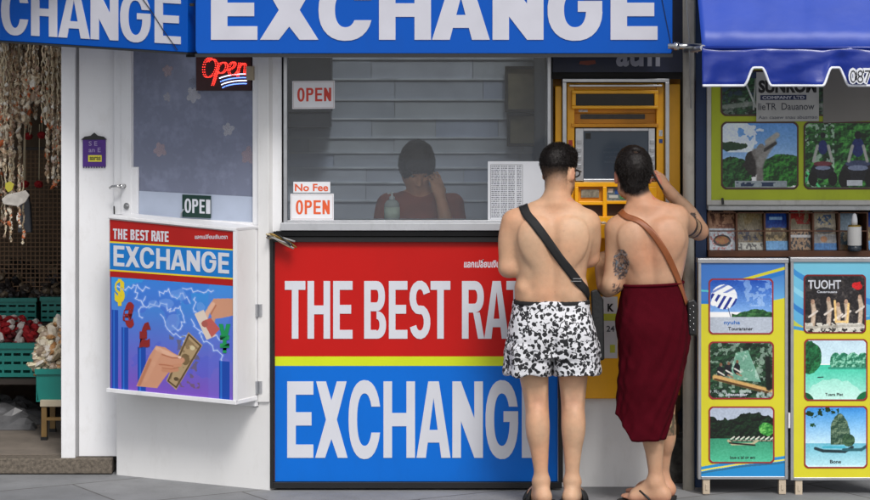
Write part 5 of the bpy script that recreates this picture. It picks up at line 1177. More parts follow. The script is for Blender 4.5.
for x, yy in ((41, 1.01), (63, 1.01), (41, 1.3), (63, 1.3)):
    a = f(x, 407); mb = MB(); mb.box(a.x, a.x+.028, yy, yy+.028, .106, a.z-.0005); lg = mb.build('leg', brass, t); mb = MB(); mb.box(a.x-.003, a.x+.031, yy-.003, yy+.031, .088, .106); mb.build('foot_cap', black, lg)
mb = MB(); a, b = f(42.8, 418), f(63, 421); mb.box(a.x, b.x, 1.012, 1.03, b.z, a.z); mb.build('stretcher', brass, t)
t = thing('plastic_sheet', 'crumpled grey plastic bags lying on the shop floor under the baskets', 'plastic sheet', at(12, 410, 1.7))
vs = []; fc = []; nx, ny = 50, 24
for j in range(ny+1):
    for i in range(nx+1):
        x = -3.9+1.72*i/nx; y = 1.35+.75*j/ny; n_ = noise.noise(Vector((x*6, y*7, 0)))+.6*noise.noise(Vector((x*15, y*15, 3))); e_ = min(i, nx-i, j, ny-j)/4
        vs.append((x+.04*n_, y, .092+min(1, e_)*(.07+.08*abs(n_))))
for j in range(ny):
    for i in range(nx): a = j*(nx+1)+i; fc.append([a, a+1, a+nx+2, a+nx+1])
mb = MB(); mb.add(vs, fc); o = mb.build('sheet', mat('crumpled_plastic', (112, 112, 114), .3, var=.3, scale=8), t, smooth=False); sdm = o.modifiers.new('t', 'SOLIDIFY'); sdm.thickness = .003
# ---------------------------------------------------------------- people
def V3(v): return np.array([v[0], v[1], v[2]], float)
def rotz(a): c, s_ = math.cos(a), math.sin(a); return np.array([[c, -s_, 0], [s_, c, 0], [0, 0, 1.0]])
def rotx(a): c, s_ = math.cos(a), math.sin(a); return np.array([[1, 0, 0], [0, c, -s_], [0, s_, c]])
def roty(a): c, s_ = math.cos(a), math.sin(a); return np.array([[c, 0, s_], [0, 1, 0], [-s_, 0, c]])
def head(S, c, M, sc=1.0):
    """c centre between the ears' tops, M columns = right, forward, up"""
    q = lambda x, y, z: c+M@(np.array([x, y, z])*sc)
    e = lambda p, r, k=.02, sub=False, L=None: S.ell(q(*p), np.array(r)*sc, k, M if L is None else M@L, sub)
    e((0, -.012, .03), (.077, .097, .088)); e((0, .012, -.02), (.069, .078, .09)); e((0, .035, -.07), (.052, .055, .048), .03)
    S.cap(q(-.045, -.0, -.075), q(0, .068, -.098), .022*sc, .018*sc, .03); S.cap(q(.045, -.0, -.075), q(0, .068, -.098), .022*sc, .018*sc, .03)
    e((-.032, .078, -.002), (.018, .012, .013), .012, True); e((.032, .078, -.002), (.018, .012, .013), .012, True)
    S.cap(q(0, .085, .006), q(0, .106, -.035), .008*sc, .013*sc, .012); e((-.012, .097, -.038), (.009, .01, .008), .008); e((.012, .097, -.038), (.009, .01, .008), .008)
    S.cap(q(-.03, .082, .018), q(.03, .082, .018), .009*sc, .009*sc, .014)
    S.cap(q(-.02, .083, -.064), q(.02, .083, -.064), .007*sc, .007*sc, .008); S.cap(q(-.018, .081, -.073), q(.018, .081, -.073), .008*sc, .008*sc, .006)
    for s_ in (-1, 1):
        L = rotz(-s_*.35)@rotx(-.15)
        e((s_*.080, -.008, -.014), (.007, .018, .031), .006, L=L); e((s_*.088, -.006, -.010), (.005, .009, .018), .004, True, L=L); e((s_*.078, .0, -.035), (.007, .009, .012), .006)
def hand(S, w, f, n, side, curl=(.5, .6, .7, .8), sc=1.0, spread=.05, thumb=.6):
    """w wrist, f towards the fingers, n normal of the back of the hand, side = which side the thumb leaves (+1 right of f)"""
    f = f/np.linalg.norm(f); n = n-f*(n@f); n = n/np.linalg.norm(n); r = np.cross(f, n)*side     # r points to the thumb side
    M = np.stack([r, f, n], 1)
    S.ell(w+f*.045*sc, np.array([.040, .052, .016])*sc, .012, M); S.cap(w+f*.01-r*.0, w+f*.05, .022*sc, .018*sc, .02)
    S.cap(w+f*.03+r*.02, w+f*.075+r*.028, .014*sc, .012*sc, .012); S.cap(w+f*.03-r*.02, w+f*.07-r*.028, .014*sc, .011*sc, .012)
    lens = [.072, .080, .074, .058]
    for i in range(4):
        o = .029-.0195*i; b = w+f*(.082+(.006, .010, .007, -.002)[i])*sc+r*o*sc
        a = spread*(1.5-i); d = f*math.cos(a)+r*math.sin(a); p = b; ang = 0; rr_ = .0088*sc
        for sgm, (fr, cu) in enumerate(((.45, .7), (.3, 1.0), (.25, .7))):
            ang += curl[i]*cu; dd = d*math.cos(ang)-n*math.sin(ang); q = p+dd*lens[i]*fr*sc
            S.cap(p, q, rr_, rr_*.9, .004 if sgm or True else .008); p = q; rr_ *= .92
    b = w+f*.022*sc+r*.026*sc-n*.006; d1 = f*.62+r*.62-n*.35; d1 /= np.linalg.norm(d1); p1 = b+d1*.042*sc
    d2 = f*.85+r*(.35-.5*thumb)-n*(.3+.3*thumb); d2 /= np.linalg.norm(d2); p2 = p1+d2*.032*sc; p3 = p2+(d2-n*.3*thumb)*.022*sc
    S.cap(b, p1, .015*sc, .0115*sc, .012); S.cap(p1, p2, .0105*sc, .0098*sc, .006); S.cap(p2, p3, .0098*sc, .0078*sc, .004)
def foot(S, ank, d, z0, side=1):
    """ank ankle point, d horizontal unit vector towards the toes"""
    d = np.array([d[0], d[1], 0.0]); d /= np.linalg.norm(d); r = np.array([d[1], -d[0], 0])
    g = lambda a, b, z: np.array([ank[0], ank[1], 0])+d*a+r*b+np.array([0, 0, z0+z])
    S.ell(g(-.036, 0, .032), (.033, .033, .034), .03); S.cap(g(-.026, 0, .045), ank, .025, .026, .025)
    S.cap(g(-.03, .0, .030), g(.08, .012*side, .024), .031, .028, .03); S.cap(ank+d*.01, g(.10, -.008*side, .03), .034, .024, .04); S.cap(g(0, 0, .03), g(.11, -.026*side, .02), .028, .022, .03)
    S.cap(g(.09, -.026*side, .02), g(.11, .028*side, .017), .021, .017, .03)
    for i in range(5):
        b = (-.034+.0165*i)*side; r_ = (.0125, .0095, .009, .0085, .0085)[i]; l = (.175, .172, .160, .146, .128)[i]
        S.cap(g(.11, b*.9, .016), g(l-.02, b, .013), r_*1.05, r_, .008); S.cap(g(l-.02, b, .013), g(l, b*.98, .010), r_, r_*.85, .003)
    for s_ in (-1, 1): S.ell(ank+r*s_*.029+d*.01+np.array([0, 0, .002*s_]), (.009, .010, .011), .014)
    return g
def sandal(parent, g, name, side, strapmat, solemat, kind='slide', zs=.018):
    o = [(-.078, 0), (-.068, -.026), (-.04, -.036), (.02, -.034), (.07, -.044), (.12, -.052), (.165, -.045), (.19, -.02), (.192, .01), (.175, .035), (.13, .047), (.07, .042), (.02, .034), (-.04, .036), (-.068, .026)]
    mb = MB(); pts = [g(a, b*side, 0) for a, b in o]; n = len(pts)
    vs = [(p[0], p[1], .001) for p in pts]+[(p[0], p[1], zs+(.004 if a < 0 else 0)) for p, (a, b) in zip(pts, o)]
    mb.add(vs, [list(range(n)), list(range(n, 2*n))[::-1]]+[[i, (i+1) % n, n+(i+1) % n, n+i] for i in range(n)])
    s_ = mb.build(name, solemat, None, bevel=.003); s_.parent = parent
    mb = MB()
    if kind == 'thong':
        for b in (-.034, .036): mb.tube(bez([tuple(g(.115, -.014*side, .016)), tuple(g(.09, b*.5*side, .062)), tuple(g(.05, b*1.25*side, .05)), tuple(g(.005, b*side, .0))], 8) if False else [g(.125, -.014*side, .004), g(.105, (-.014*.7+b*.3)*side, .045), g(.07, b*.95*side, .050), g(.03, b*1.15*side, .022), g(.01, b*1.08*side, -.004)], .0055, 8)
    else:
        for k in range(2):
            prof = []
            for j in range(13):
                a = PI*j/12; prof.append(g(.05+.045*k, math.cos(a)*.05*side, math.sin(a)*(.066-.014*k)-.004))
            mb.tube(prof, .012, 8)
        hb = []
        for j in range(13):
            a = -PI*.5+PI*j/12; hb.append(g(-.035-math.cos(a)*.048, math.sin(a)*.046, .012-.0*j))
        mb.tube(hb, .010, 8)
    st_ = mb.build('strap', strapmat, None, smooth=True); st_.parent = s_
    return s_
skinm = mat('skin', (220, 178, 150), .48, var=.05, scale=40, attr='Col', sss=.10, bump=.25, bscale=260, spec=.35)
hairm = mat('black_hair', (30, 24, 22), .42, var=.25, scale=120, bump=.4, bscale=400, spec=.25)
def hairtufts(V, F, S_n, length, seed, gravity=.0, keep=None, w=.0012):
    q = np.random.default_rng(seed); ids = q.integers(0, len(F), S_n); fc = F[ids]; c = V[fc].mean(1)
    n = np.cross(V[fc[:, 1]]-V[fc[:, 0]], V[fc[:, 2]]-V[fc[:, 0]]); n /= np.linalg.norm(n, axis=1)[:, None]+1e-9
    ctr = V.mean(0); fl = ((c-ctr)*n).sum(1) < 0; n[fl] *= -1
    if keep is not None: m = keep(c); c, n = c[m], n[m]
    d = n+q.normal(0, .45, c.shape)+np.array([0, 0, -gravity]); d /= np.linalg.norm(d, axis=1)[:, None]
    s_ = np.cross(d, q.normal(0, 1, c.shape)); s_ /= np.linalg.norm(s_, axis=1)[:, None]
    L_ = length*q.uniform(.5, 1.2, (len(c), 1)); b = c-n*.002
    P = np.stack([b-s_*w, b+s_*w, b+d*L_+np.array([0, 0, -gravity])*L_*.4], 1).reshape(-1, 3)
    return P, np.arange(len(P)).reshape(-1, 3)
def add_tufts(o, V, F, n, length, seed, **kw):
    P, T = hairtufts(V, F, n, length, seed, **kw)
    me = o.data; me2 = np_mesh('tmp', P, T); bm = bmesh.new(); bm.from_mesh(me); bm.from_mesh(me2); bm.to_mesh(me); bm.free(); bpy.data.meshes.remove(me2)
def nrm(c): return np.array(c, float)/255
def skincol(V, base, seed=0):
    C = np.tile(lin(base), (len(V), 1)); n = npnoise(V, 6, seed)[:, None]; C = C*(1+.07*n)*np.array([1, .93, .90])**np.clip(n*2.2, -1, 1); n2 = npnoise(V, 28, seed+3)[:, None]; n3 = npnoise(V, 2.2, seed+9)[:, None]; C = C*np.array([1, .92, .90])**np.clip(n3*1.6, -.5, 1.2); C = C*(1+.05*n2)*np.array([1, .97, .96])**n2; return C
def blend(C, m, col): m = np.clip(m, 0, 1)[:, None]; return C*(1-m)+lin(col)*m
def eyes(parent, c, M, sc):
    for s_ in (-1, 1):
        p = c+M@(np.array([s_*.032, .066, -.002])*sc); mb = MB(); mb.ell(p, (.0125, .0125, .0125), n=14, m=10); e_ = mb.build('eye', mat('eye_white', (225, 220, 215), .2), None, smooth=True); e_.parent = parent
        mb = MB(); mb.ell(c+M@(np.array([s_*.032, .0755, -.003])*sc), (.0055, .0045, .0055), n=10, m=8); i_ = mb.build('iris', mat('iris', (40, 26, 18), .2), None, smooth=True); i_.parent = e_
def wrapstrap(bvh, fn, back, crest, frontp, width, off=.006):
    """strap laid round the body: px points down the back, over the shoulder crest, down the front"""
    P = []; Nn = []
    def cast(o, d):
        h = bvh.ray_cast(Vector(o), Vector(d)); 
        if h[0] is None:
            q = Vector(o); q.y = 0; h = bvh.find_nearest(q); n = (q-h[0]).normalized() if (q-h[0]).length > 1e-4 else h[1]; P.append(np.array(h[0])); Nn.append(np.array(n)); return
        n = h[1]; n = n if n.dot(Vector(d)) < 0 else -n
        P.append(np.array(h[0])); Nn.append(np.array(n))
    for x, y in back[::-1]: p = fn(x, y); cast((p[0], -1, p[2]), (0, 1, 0))
    c = fn(*crest)
    for a in np.linspace(R(25), R(155), 10): cast((c[0], c[1]-math.cos(a)*.125, c[2]+math.sin(a)*.125), (0, math.cos(a), -math.sin(a)))
    for x, y in frontp: p = fn(x, y); cast((p[0], 1, p[2]), (0, -1, 0))
    P = np.array(P); Nn = np.array(Nn)
    for it in range(6):
        P[1:-1] = (P[:-2]+2*P[1:-1]+P[2:])/4; Nn[1:-1] = (Nn[:-2]+2*Nn[1:-1]+Nn[2:])/4
    Nn /= np.linalg.norm(Nn, axis=1)[:, None]; T = np.gradient(P, axis=0); T /= np.linalg.norm(T, axis=1)[:, None]+1e-9
    Sd = np.cross(T, Nn); Sd /= np.linalg.norm(Sd, axis=1)[:, None]+1e-9
    A = np.stack([P+Nn*off+Sd*width*u-Nn*abs(u)*.002 for u in (-.5, -.25, 0, .25, .5)], 1)
    # never below the skin
    for i_ in range(len(A)):
        for j_ in range(5):
            h = bvh.ray_cast(Vector(A[i_, j_]+Nn[i_]*.05), Vector(-Nn[i_]))
            if h[0] is not None and h[3] < .05+.0035: A[i_, j_] = np.array(h[0])+Nn[i_]*.0035
    for it in range(3):
        A[1:-1] = (A[:-2]+2*A[1:-1]+A[2:])/4
        for i_ in range(len(A)):
            for j_ in range(5):
                h = bvh.ray_cast(Vector(A[i_, j_]+Nn[i_]*.04), Vector(-Nn[i_]))
                if h[0] is not None and h[3] < .04+.0045: A[i_, j_] = np.array(h[0])+Nn[i_]*.0045
    return A
def ribmesh(name, A, material, parent, thick=.0025):
    n, m = A.shape[:2]; mb = MB(); fc = []
    for i in range(n-1):
        for j in range(m-1): a = i*m+j; fc.append([a, a+1, a+m+1, a+m])
    mb.add(A.reshape(-1, 3), fc); o = mb.build(name, material, None, smooth=True); o.parent = parent
    s_ = o.modifiers.new('t', 'SOLIDIFY'); s_.thickness = thick; s_.offset = 0
    return o
# ================= man 1 (patterned shorts)
Y1 = -.42; X1 = at(552, 300, Y1).x
man1 = thing('person', 'shirtless man in black and white patterned shorts with a black strap across his back', 'person', (X1, Y1, 0))
def m1(x, y, dy=0.0): p = at(x, y, Y1+dy); return np.array([p.x-X1, dy, p.z])
def lv(fn, py, l, r, cy, b): a = fn(l, py); c_ = fn(r, py); return (a[2], (a[0]+c_[0])/2, cy, (c_[0]-a[0])/2, b)
S = SDF((-.36, -.26, 0), (.36, .56, 1.75), .0058)
S.loft([lv(m1, 352, 518, 588, .0, .09), lv(m1, 335, 516, 588, -.008, .105), lv(m1, 318, 517, 587, -.006, .103), lv(m1, 304, 517, 586, .0, .102), lv(m1, 298, 515, 588, .0, .108), lv(m1, 285, 517.5, 585.5, .0, .105), lv(m1, 268, 516.5, 587, .0, .11), lv(m1, 250, 515, 590, .0, .118), lv(m1, 235, 515, 591, .0, .118), lv(m1, 222, 517, 590, .0, .10), lv(m1, 213, 526, 584, .0, .075), lv(m1, 207, 538, 574, .0, .055)], .02, p=2.4)
# neck and trapezius
S.cap(m1(556, 216, -.005), m1(557.5, 181, -.012), .062, .055, .04); S.cap(m1(555, 203, -.012), m1(520, 217, -.01), .040, .042, .05); S.cap(m1(557, 203, -.012), m1(585, 218, -.01), .040, .042, .05)
# shoulder blades, lats, spine
S.ell(m1(534, 238, -.084), (.048, .018, .06), .09, roty(-.25)); S.ell(m1(572, 238, -.084), (.048, .018, .06), .09, roty(.25))
S.cap(m1(553, 218, -.132), m1(552, 300, -.128), .012, .014, .05, sub=True)
S.cap(m1(543, 290, -.074), m1(541, 262, -.078), .028, .026, .04); S.cap(m1(562, 290, -.074), m1(563, 262, -.078), .028, .026, .04)
S.ell(m1(522, 287, -.005), (.022, .07, .022), .04); S.ell(m1(580.5, 287, -.005), (.022, .07, .022), .04)
# arms
S.chain([m1(513.5, 222, 0), m1(509, 241, .0), m1(508.5, 267, -.003)], [.058, .052, .042], .03)
S.chain([m1(508.2, 268, -.003), m1(509.5, 266, .07), m1(514, 262, .14), m1(527, 254, .27)], [.042, .044, .038, .027], .03)
hand(S, m1(527, 254, .27), np.array([.35, .9, .2]), np.array([-.3, -.2, .9]), 1, (.5, .6, .7, .8))
S.chain([m1(588.5, 224, 0), m1(590.5, 240, .02), m1(590, 257, .05)], [.057, .050, .043], .03)
S.chain([m1(590.5, 258, .05), m1(589, 252, .15), m1(580, 236, .30)], [.040, .038, .026], .02)
hand(S, m1(580, 236, .30), np.array([-.3, .85, .35]), np.array([.2, -.3, .9]), -1, (.2, .7, .8, .9))
# legs
def legs(S, fn, side, hip, thigh, knee, calf, ank, r):
    S.chain([hip, thigh, knee, calf, (calf+ank)/2, ank*.85+calf*.15, ank], [r[0], r[1], r[2], r[3], r[3]*.76, r[4]*1.02, r[4]*1.05], .02)
    S.ell(calf+np.array([.006*side, -.014, .012]), (r[3]*.88, r[3]*.9, .105), .02)
    S.ell(knee+np.array([0, r[2]*.5, 0]), (.033, .028, .045), .03)
    for q_ in (-1, 1): S.cap(knee+np.array([q_*.028, -r[2]*.70, -.02]), knee+np.array([q_*.034, -r[2]*.74, .07]), .009, .010, .02)
legs(S, m1, -1, m1(532, 335, 0), m1(533, 365, .0), m1(536.5, 402, .01), m1(538, 428, -.012), m1(541.5, 479, -.02), [.088, .074, .057, .055, .0325])
legs(S, m1, 1, m1(572, 335, 0), m1(573, 365, .0), m1(573, 402, .01), m1(573, 428, -.012), m1(572, 479, -.02), [.088, .074, .057, .055, .0325])
gL = foot(S, m1(541.5, 483, -.015), (-.28, .96), .018, -1); gR = foot(S, m1(572, 483, -.015), (.25, .97), .018, 1)
HM1 = rotz(-.62)@rotx(-.10); HC1 = m1(559, 171, .03)
head(S, HC1, HM1, 1.0)
def col1(V):
    C = skincol(V, (205, 162, 130), 1)
    H = (V-HC1)@HM1; x, y, z = H.T
    near = (np.linalg.norm(V-HC1, axis=1) < .17)
    scalp = near*sm(z-np.maximum(0, y-.03)*1.0, -.115, .025)**1.3*(1-sm(y, .055, .075)*(z < .06))*(1-((np.abs(x) > .068) & (z < .02) & (y > -.035) & (y < .03)))
    n = npnoise(V, 260, 3)*.25
    C = blend(C, np.clip(scalp*.97+n*scalp*(1-scalp)*2, 0, 1), (14, 12, 12))
    beard = near*sm(-z, .045, .08)*sm(y, -.01, .03)*.35; C = blend(C, beard, (90, 70, 60))
    lips = near*(y > .08)*(np.abs(z+.068) < .009)*(np.abs(x) < .024); C = blend(C, lips*.6, (170, 96, 90))
    ear = near*(np.abs(x) > .08)*(z < .03); C = blend(C, ear*.3, (205, 120, 100))
    for a in (m1(538, 402, -.04), m1(572, 402, -.04)): C = blend(C, np.exp(-((V-a)**2).sum(1)/.0022)*.3, (190, 130, 112))
    for a in (m1(508, 270, -.03), m1(590, 260, .02)): C = blend(C, np.exp(-((V-a)**2).sum(1)/.0012)*.3, (196, 130, 110))
    heel = sm(-V[:, 2], -.06, -.02); C = blend(C, heel*.35, (206, 140, 116))
    freck = (npnoise(V, 90, 9) > .70)*(V[:, 2] > .9); C = blend(C, freck*.2, (150, 100, 80))
    return C
b1, Vb, Fb = solid('body', S, skinm, man1, col1); eyes(b1, HC1, HM1, 1.0)
def stubble(parent, V, F, c, M, sc, keepfn, n, seed):
    fc = V[F].mean(1); m = np.linalg.norm(fc-c, axis=1) < .16; Fs = F[m]
    def kp(p):
        x, y, z = (((p-c)@M)/sc).T; return np.random.default_rng(seed).random(len(p)) < keepfn(x, y, z)
    P, T = hairtufts(V, Fs, n, .0045, seed, keep=kp, w=.0007); me = np_mesh('stubble', P, T); me.materials.append(hairm); o = bpy.data.objects.new('stubble', me); COL.objects.link(o); o.parent = parent
ears = lambda x, y, z: 1-((np.abs(x) > .074) & (z < .03) & (y > -.04) & (y < .035))
stubble(b1, Vb, Fb, HC1, HM1, 1.0, lambda x, y, z: sm(z, -.115, .02)**1.2*(1-sm(y, .03, .06)*(z < .05))*ears(x, y, z), 60000, 5)
bvh1 = BVHTree.FromPolygons([Vector(v) for v in Vb], [list(map(int, f)) for f in Fb])
# hair
S = SDF(HC1-.16, HC1+.17, .005); q = lambda x, y, z: HC1+HM1@np.array([x, y, z])
S.ell(q(0, -.010, .040), (.080, .102, .094), .01, HM1); S.ell(q(0, .045, .085), (.055, .05, .034), .03, HM1)
S.ell(q(0, .02, -.09), (.2, .2, .085), .05, HM1, sub=True); S.ell(q(0, .115, .0), (.075, .05, .07), .02, HM1, sub=True)
o, Vh, Fh = solid('hair', S, hairm, man1, None, lambda V: .0022*npnoise(V, 50, 2)+.0016*npnoise(V, 150, 5)); add_tufts(o, Vh, Fh, 16000, .011, 4, keep=None, w=.0008)
# spectacles
mb = MB(); mb.tube([q(.081, -.01, .004), q(.079, .05, .006), q(.068, .088, .004)], .003, 6)
mb.tube([q(-.081, -.01, .004), q(-.079, .05, .006), q(-.068, .088, .004)], .003, 6)
for s_ in (-1, 1): mb.tube([q(s_*.034+.023*math.cos(a), .094, -.004+.017*math.sin(a)) for a in np.linspace(0, 2*PI, 17)], .0035, 6)
mb.tube([q(-.01, .098, 0), q(.01, .098, 0)], .003, 6); o = mb.build('glasses', black, None, smooth=True); o.parent = man1
# shorts
S = SDF((-.34, -.26, .5), (.34, .26, 1.05), .006)
S.loft([lv(m1, 356, 507, 599, .0, .135), lv(m1, 335, 508, 597, -.010, .143), lv(m1, 320, 510.5, 594, -.006, .137), lv(m1, 306, 513, 590, .0, .122), lv(m1, 300, 513.5, 589.5, .0, .118)], .02, p=2.4)
S.loft([lv(m1, 373.5, 505, 551, .0, .122), lv(m1, 362, 506, 552, .0, .125), lv(m1, 345, 507.5, 553, -.004, .13)], .018, p=2.5)
S.loft([lv(m1, 374, 553.5, 600, .0, .122), lv(m1, 362, 553, 599, .0, .125), lv(m1, 345, 552, 597.5, -.004, .13)], .018, p=2.5)
S.loft([lv(m1, 378, 509, 547.5, .0, .108), lv(m1, 362, 510, 548, .0, .11), lv(m1, 350, 511, 548, .0, .11)], .004, p=2.5, sub=True)
S.loft([lv(m1, 378, 557, 596, .0, .108), lv(m1, 362, 557, 595, .0, .11), lv(m1, 350, 557, 594, .0, .108)], .004, p=2.5, sub=True)
S.cap(m1(552, 316, -.155), m1(552.5, 352, -.14), .006, .012, .035, sub=True)
def fold1(V):
    z = V[:, 2]; a = np.arctan2(V[:, 1], V[:, 0]); leg = sm(-z, -.85, -.66)
    w = npnoise(V, 6, 11); return .007*leg*np.sin(a*9+3*npnoise(V*np.array([1, 1, .4]), 5, 3))+.010*npnoise(V*np.array([1, 1, .55])+w[:, None]*.03, 12, 7)-.004*np.abs(npnoise(V*np.array([.7, .7, 1.6]), 22, 4))+.002*npnoise(V, 40, 1)
shm = mat('shorts_print', (228, 228, 230), .75, var=.03)
nt = shm.node_tree; N = nt.nodes; L = nt.links; bs = N['Principled BSDF']
tc = N.new('ShaderNodeTexCoord'); n1 = N.new('ShaderNodeTexNoise'); n1.inputs['Scale'].default_value = 32; n1.inputs['Detail'].default_value = 1.5
vm_ = N.new('ShaderNodeVectorMath'); vm_.operation = 'MULTIPLY_ADD'; vm_.inputs[1].default_value = (.026,)*3
L.new(tc.outputs['Object'], n1.inputs['Vector']); L.new(n1.outputs['Color'], vm_.inputs[0]); L.new(tc.outputs['Object'], vm_.inputs[2])
vo = N.new('ShaderNodeTexVoronoi'); vo.inputs['Scale'].default_value = 45; L.new(vm_.outputs[0], vo.inputs['Vector'])
vo2 = N.new('ShaderNodeTexVoronoi'); vo2.inputs['Scale'].default_value = 36; vo2.feature = 'DISTANCE_TO_EDGE'; L.new(vm_.outputs[0], vo2.inputs['Vector'])
lt_ = N.new('ShaderNodeMath'); lt_.operation = 'LESS_THAN'; lt_.inputs[1].default_value = .45; L.new(vo.outputs['Distance'], lt_.inputs[0])
l2_ = N.new('ShaderNodeMath'); l2_.operation = 'LESS_THAN'; l2_.inputs[1].default_value = .085; L.new(vo2.outputs['Distance'], l2_.inputs[0])
nb_ = N.new('ShaderNodeTexNoise'); nb_.inputs['Scale'].default_value = 36; L.new(tc.outputs['Object'], nb_.inputs['Vector'])
g_ = N.new('ShaderNodeMath'); g_.operation = 'GREATER_THAN'; g_.inputs[1].default_value = .52; L.new(nb_.outputs['Fac'], g_.inputs[0])
m3 = N.new('ShaderNodeMath'); m3.operation = 'MULTIPLY'; L.new(l2_.outputs[0], m3.inputs[0]); L.new(g_.outputs[0], m3.inputs[1])
mxx = N.new('ShaderNodeMath'); mxx.operation = 'MAXIMUM'; L.new(lt_.outputs[0], mxx.inputs[0]); L.new(m3.outputs[0], mxx.inputs[1])
mx = N.new('ShaderNodeMix'); mx.data_type = 'RGBA'; mx.inputs[6].default_value = (.68, .68, .71, 1); mx.inputs[7].default_value = (.012, .012, .015, 1)
L.new(mxx.outputs[0], mx.inputs[0]); L.new(mx.outputs[2], bs.inputs['Base Color'])
solid('shorts', S, shm, man1, None, fold1)
S = SDF((-.24, -.18, .92), (.24, .18, 1.0), .005)
S.loft([lv(m1, 304, 512.8, 590.5, .0, .121), lv(m1, 299, 513.6, 589.6, .0, .117)], .004, p=2.4); S.loft([lv(m1, 309, 515.5, 588, .0, .112), lv(m1, 296, 515.5, 588, .0, .110)], .002, p=2.4, sub=True)
solid('waistband', S, mat('black_elastic', (16, 16, 18), .8, bump=.4), man1)
blk_rub = mat('black_rubber', (18, 18, 20), .6, var=.15); 
sandal(man1, gL, 'sandal', -1, blk_rub, blk_rub); sandal(man1, gR, 'sandal', 1, blk_rub, blk_rub)
# bag of man 1
bag1 = thing('shoulder_bag', 'black shoulder bag on a wide black strap slung across the shirtless man with patterned shorts', 'bag', (X1, Y1, 0))
lnb = [(526.5+(590-526.5)*t_, 213+(298-213)*t_) for t_ in np.linspace(0, 1, 26)]
full = wrapstrap(bvh1, m1, lnb, (524.5, 224, -.005), [(527.5+(592-527.5)*t_, 222+(298-222)*t_) for t_ in np.linspace(0, 1, 22)], .043); A_ = full[:26][::-1]
strapm = mat('black_webbing', (17, 17, 19), .7, var=.1, bump=.5, bscale=400)
ribmesh('strap', full, strapm, bag1, .003)
e0 = m1(589, 290, .0); mb = MB()
Pb = A_[19].mean(0)+np.array([0, -.002, 0]); mb.box(Pb[0]-.026, Pb[0]+.022, Pb[1]-.008, Pb[1]-.003, Pb[2]-.01, Pb[2]-.006); mb.box(Pb[0]-.02, Pb[0]+.026, Pb[1]-.008, Pb[1]-.003, Pb[2]+.002, Pb[2]+.006); bk = mb.build('buckle', chrome, None); bk.parent = bag1
f_ = lambda u, v, w_=0: Vector(m1(u, v, .0-w_))
mb = MB(); mb.slab(f_, [(594, 362), (604.5, 360), (603.5, 300), (597, 289), (590.5, 291)], -.20, -.04); o = mb.build('pouch', mat('black_nylon', (16, 17, 20), .6, var=.2, bump=.4), None, bevel=.008); o.parent = bag1
# ================= man 2 (maroon wrap skirt)
Y2 = -.38; X2 = at(652, 300, Y2).x
man2 = thing('person', 'shirtless man in a maroon wrap skirt with raised right arm and tattooed left arm', 'person', (X2, Y2, 0))
def m2(x, y, dy=0.0): p = at(x, y, Y2+dy); return np.array([p.x-X2, dy, p.z])
S = SDF((-.36, -.26, 0), (.36, .56, 1.75), .0058)
S.loft([lv(m2, 352, 628, 680, .0, .09), lv(m2, 325, 629, 679, -.004, .10), lv(m2, 300, 628, 679, .0, .10), lv(m2, 288, 626, 680, .0, .104), lv(m2, 280, 624.5, 681.5, .0, .108), lv(m2, 268, 621, 684, .0, .11), lv(m2, 250, 616.5, 687, .0, .118), lv(m2, 237, 614, 687, .0, .12), lv(m2, 225, 615, 682, .0, .10), lv(m2, 216, 622, 673, .0, .075), lv(m2, 209, 629, 663, .0, .055)], .02, p=2.4)
S.cap(m2(644, 220, -.005), m2(635.5, 184, -.008), .064, .055, .04); S.cap(m2(643, 210, -.012), m2(618, 226, -.01), .038, .040, .05); S.cap(m2(645, 206, -.012), m2(676, 215, -.005), .040, .046, .05)
S.ell(m2(634, 241, -.084), (.048, .018, .06), .09, roty(-.2)); S.ell(m2(669, 235, -.084), (.048, .02, .06), .09, roty(.4))
S.cap(m2(648, 222, -.134), m2(652, 285, -.128), .012, .014, .05, sub=True)
S.cap(m2(643, 278, -.072), m2(640, 258, -.078), .028, .026, .04); S.cap(m2(662, 278, -.072), m2(660, 258, -.078), .028, .026, .04)
# left arm
S.chain([m2(617, 231, 0), m2(616.5, 256, -.005), m2(612.5, 284, -.012)], [.058, .055, .046], .03)
S.chain([m2(612, 284.5, -.012), m2(606, 287, .08), m2(600, 262, .27)], [.043, .043, .028], .03)
hand(S, m2(600, 262, .27), np.array([.05, .9, .35]), np.array([-.3, -.2, .9]), 1, (.2, .6, .8, .9))
# right arm raised
S.chain([m2(677, 219, .0), m2(688, 226, .09), m2(698.5, 231, .185)], [.058, .050, .043], .03)
S.chain([m2(699.5, 231, .185), m2(688, 212, .19), m2(671, 194, .155)], [.042, .040, .027], .02)
S.cap(m2(672, 195, .155), m2(668, 190, .15), .027, .025, .02)
hand(S, m2(669, 191.5, .152), m2(657, 173, .14)-m2(669, 191.5, .152), np.array([.75, -.45, .25]), 1, (.75, .8, .85, .9), .95)
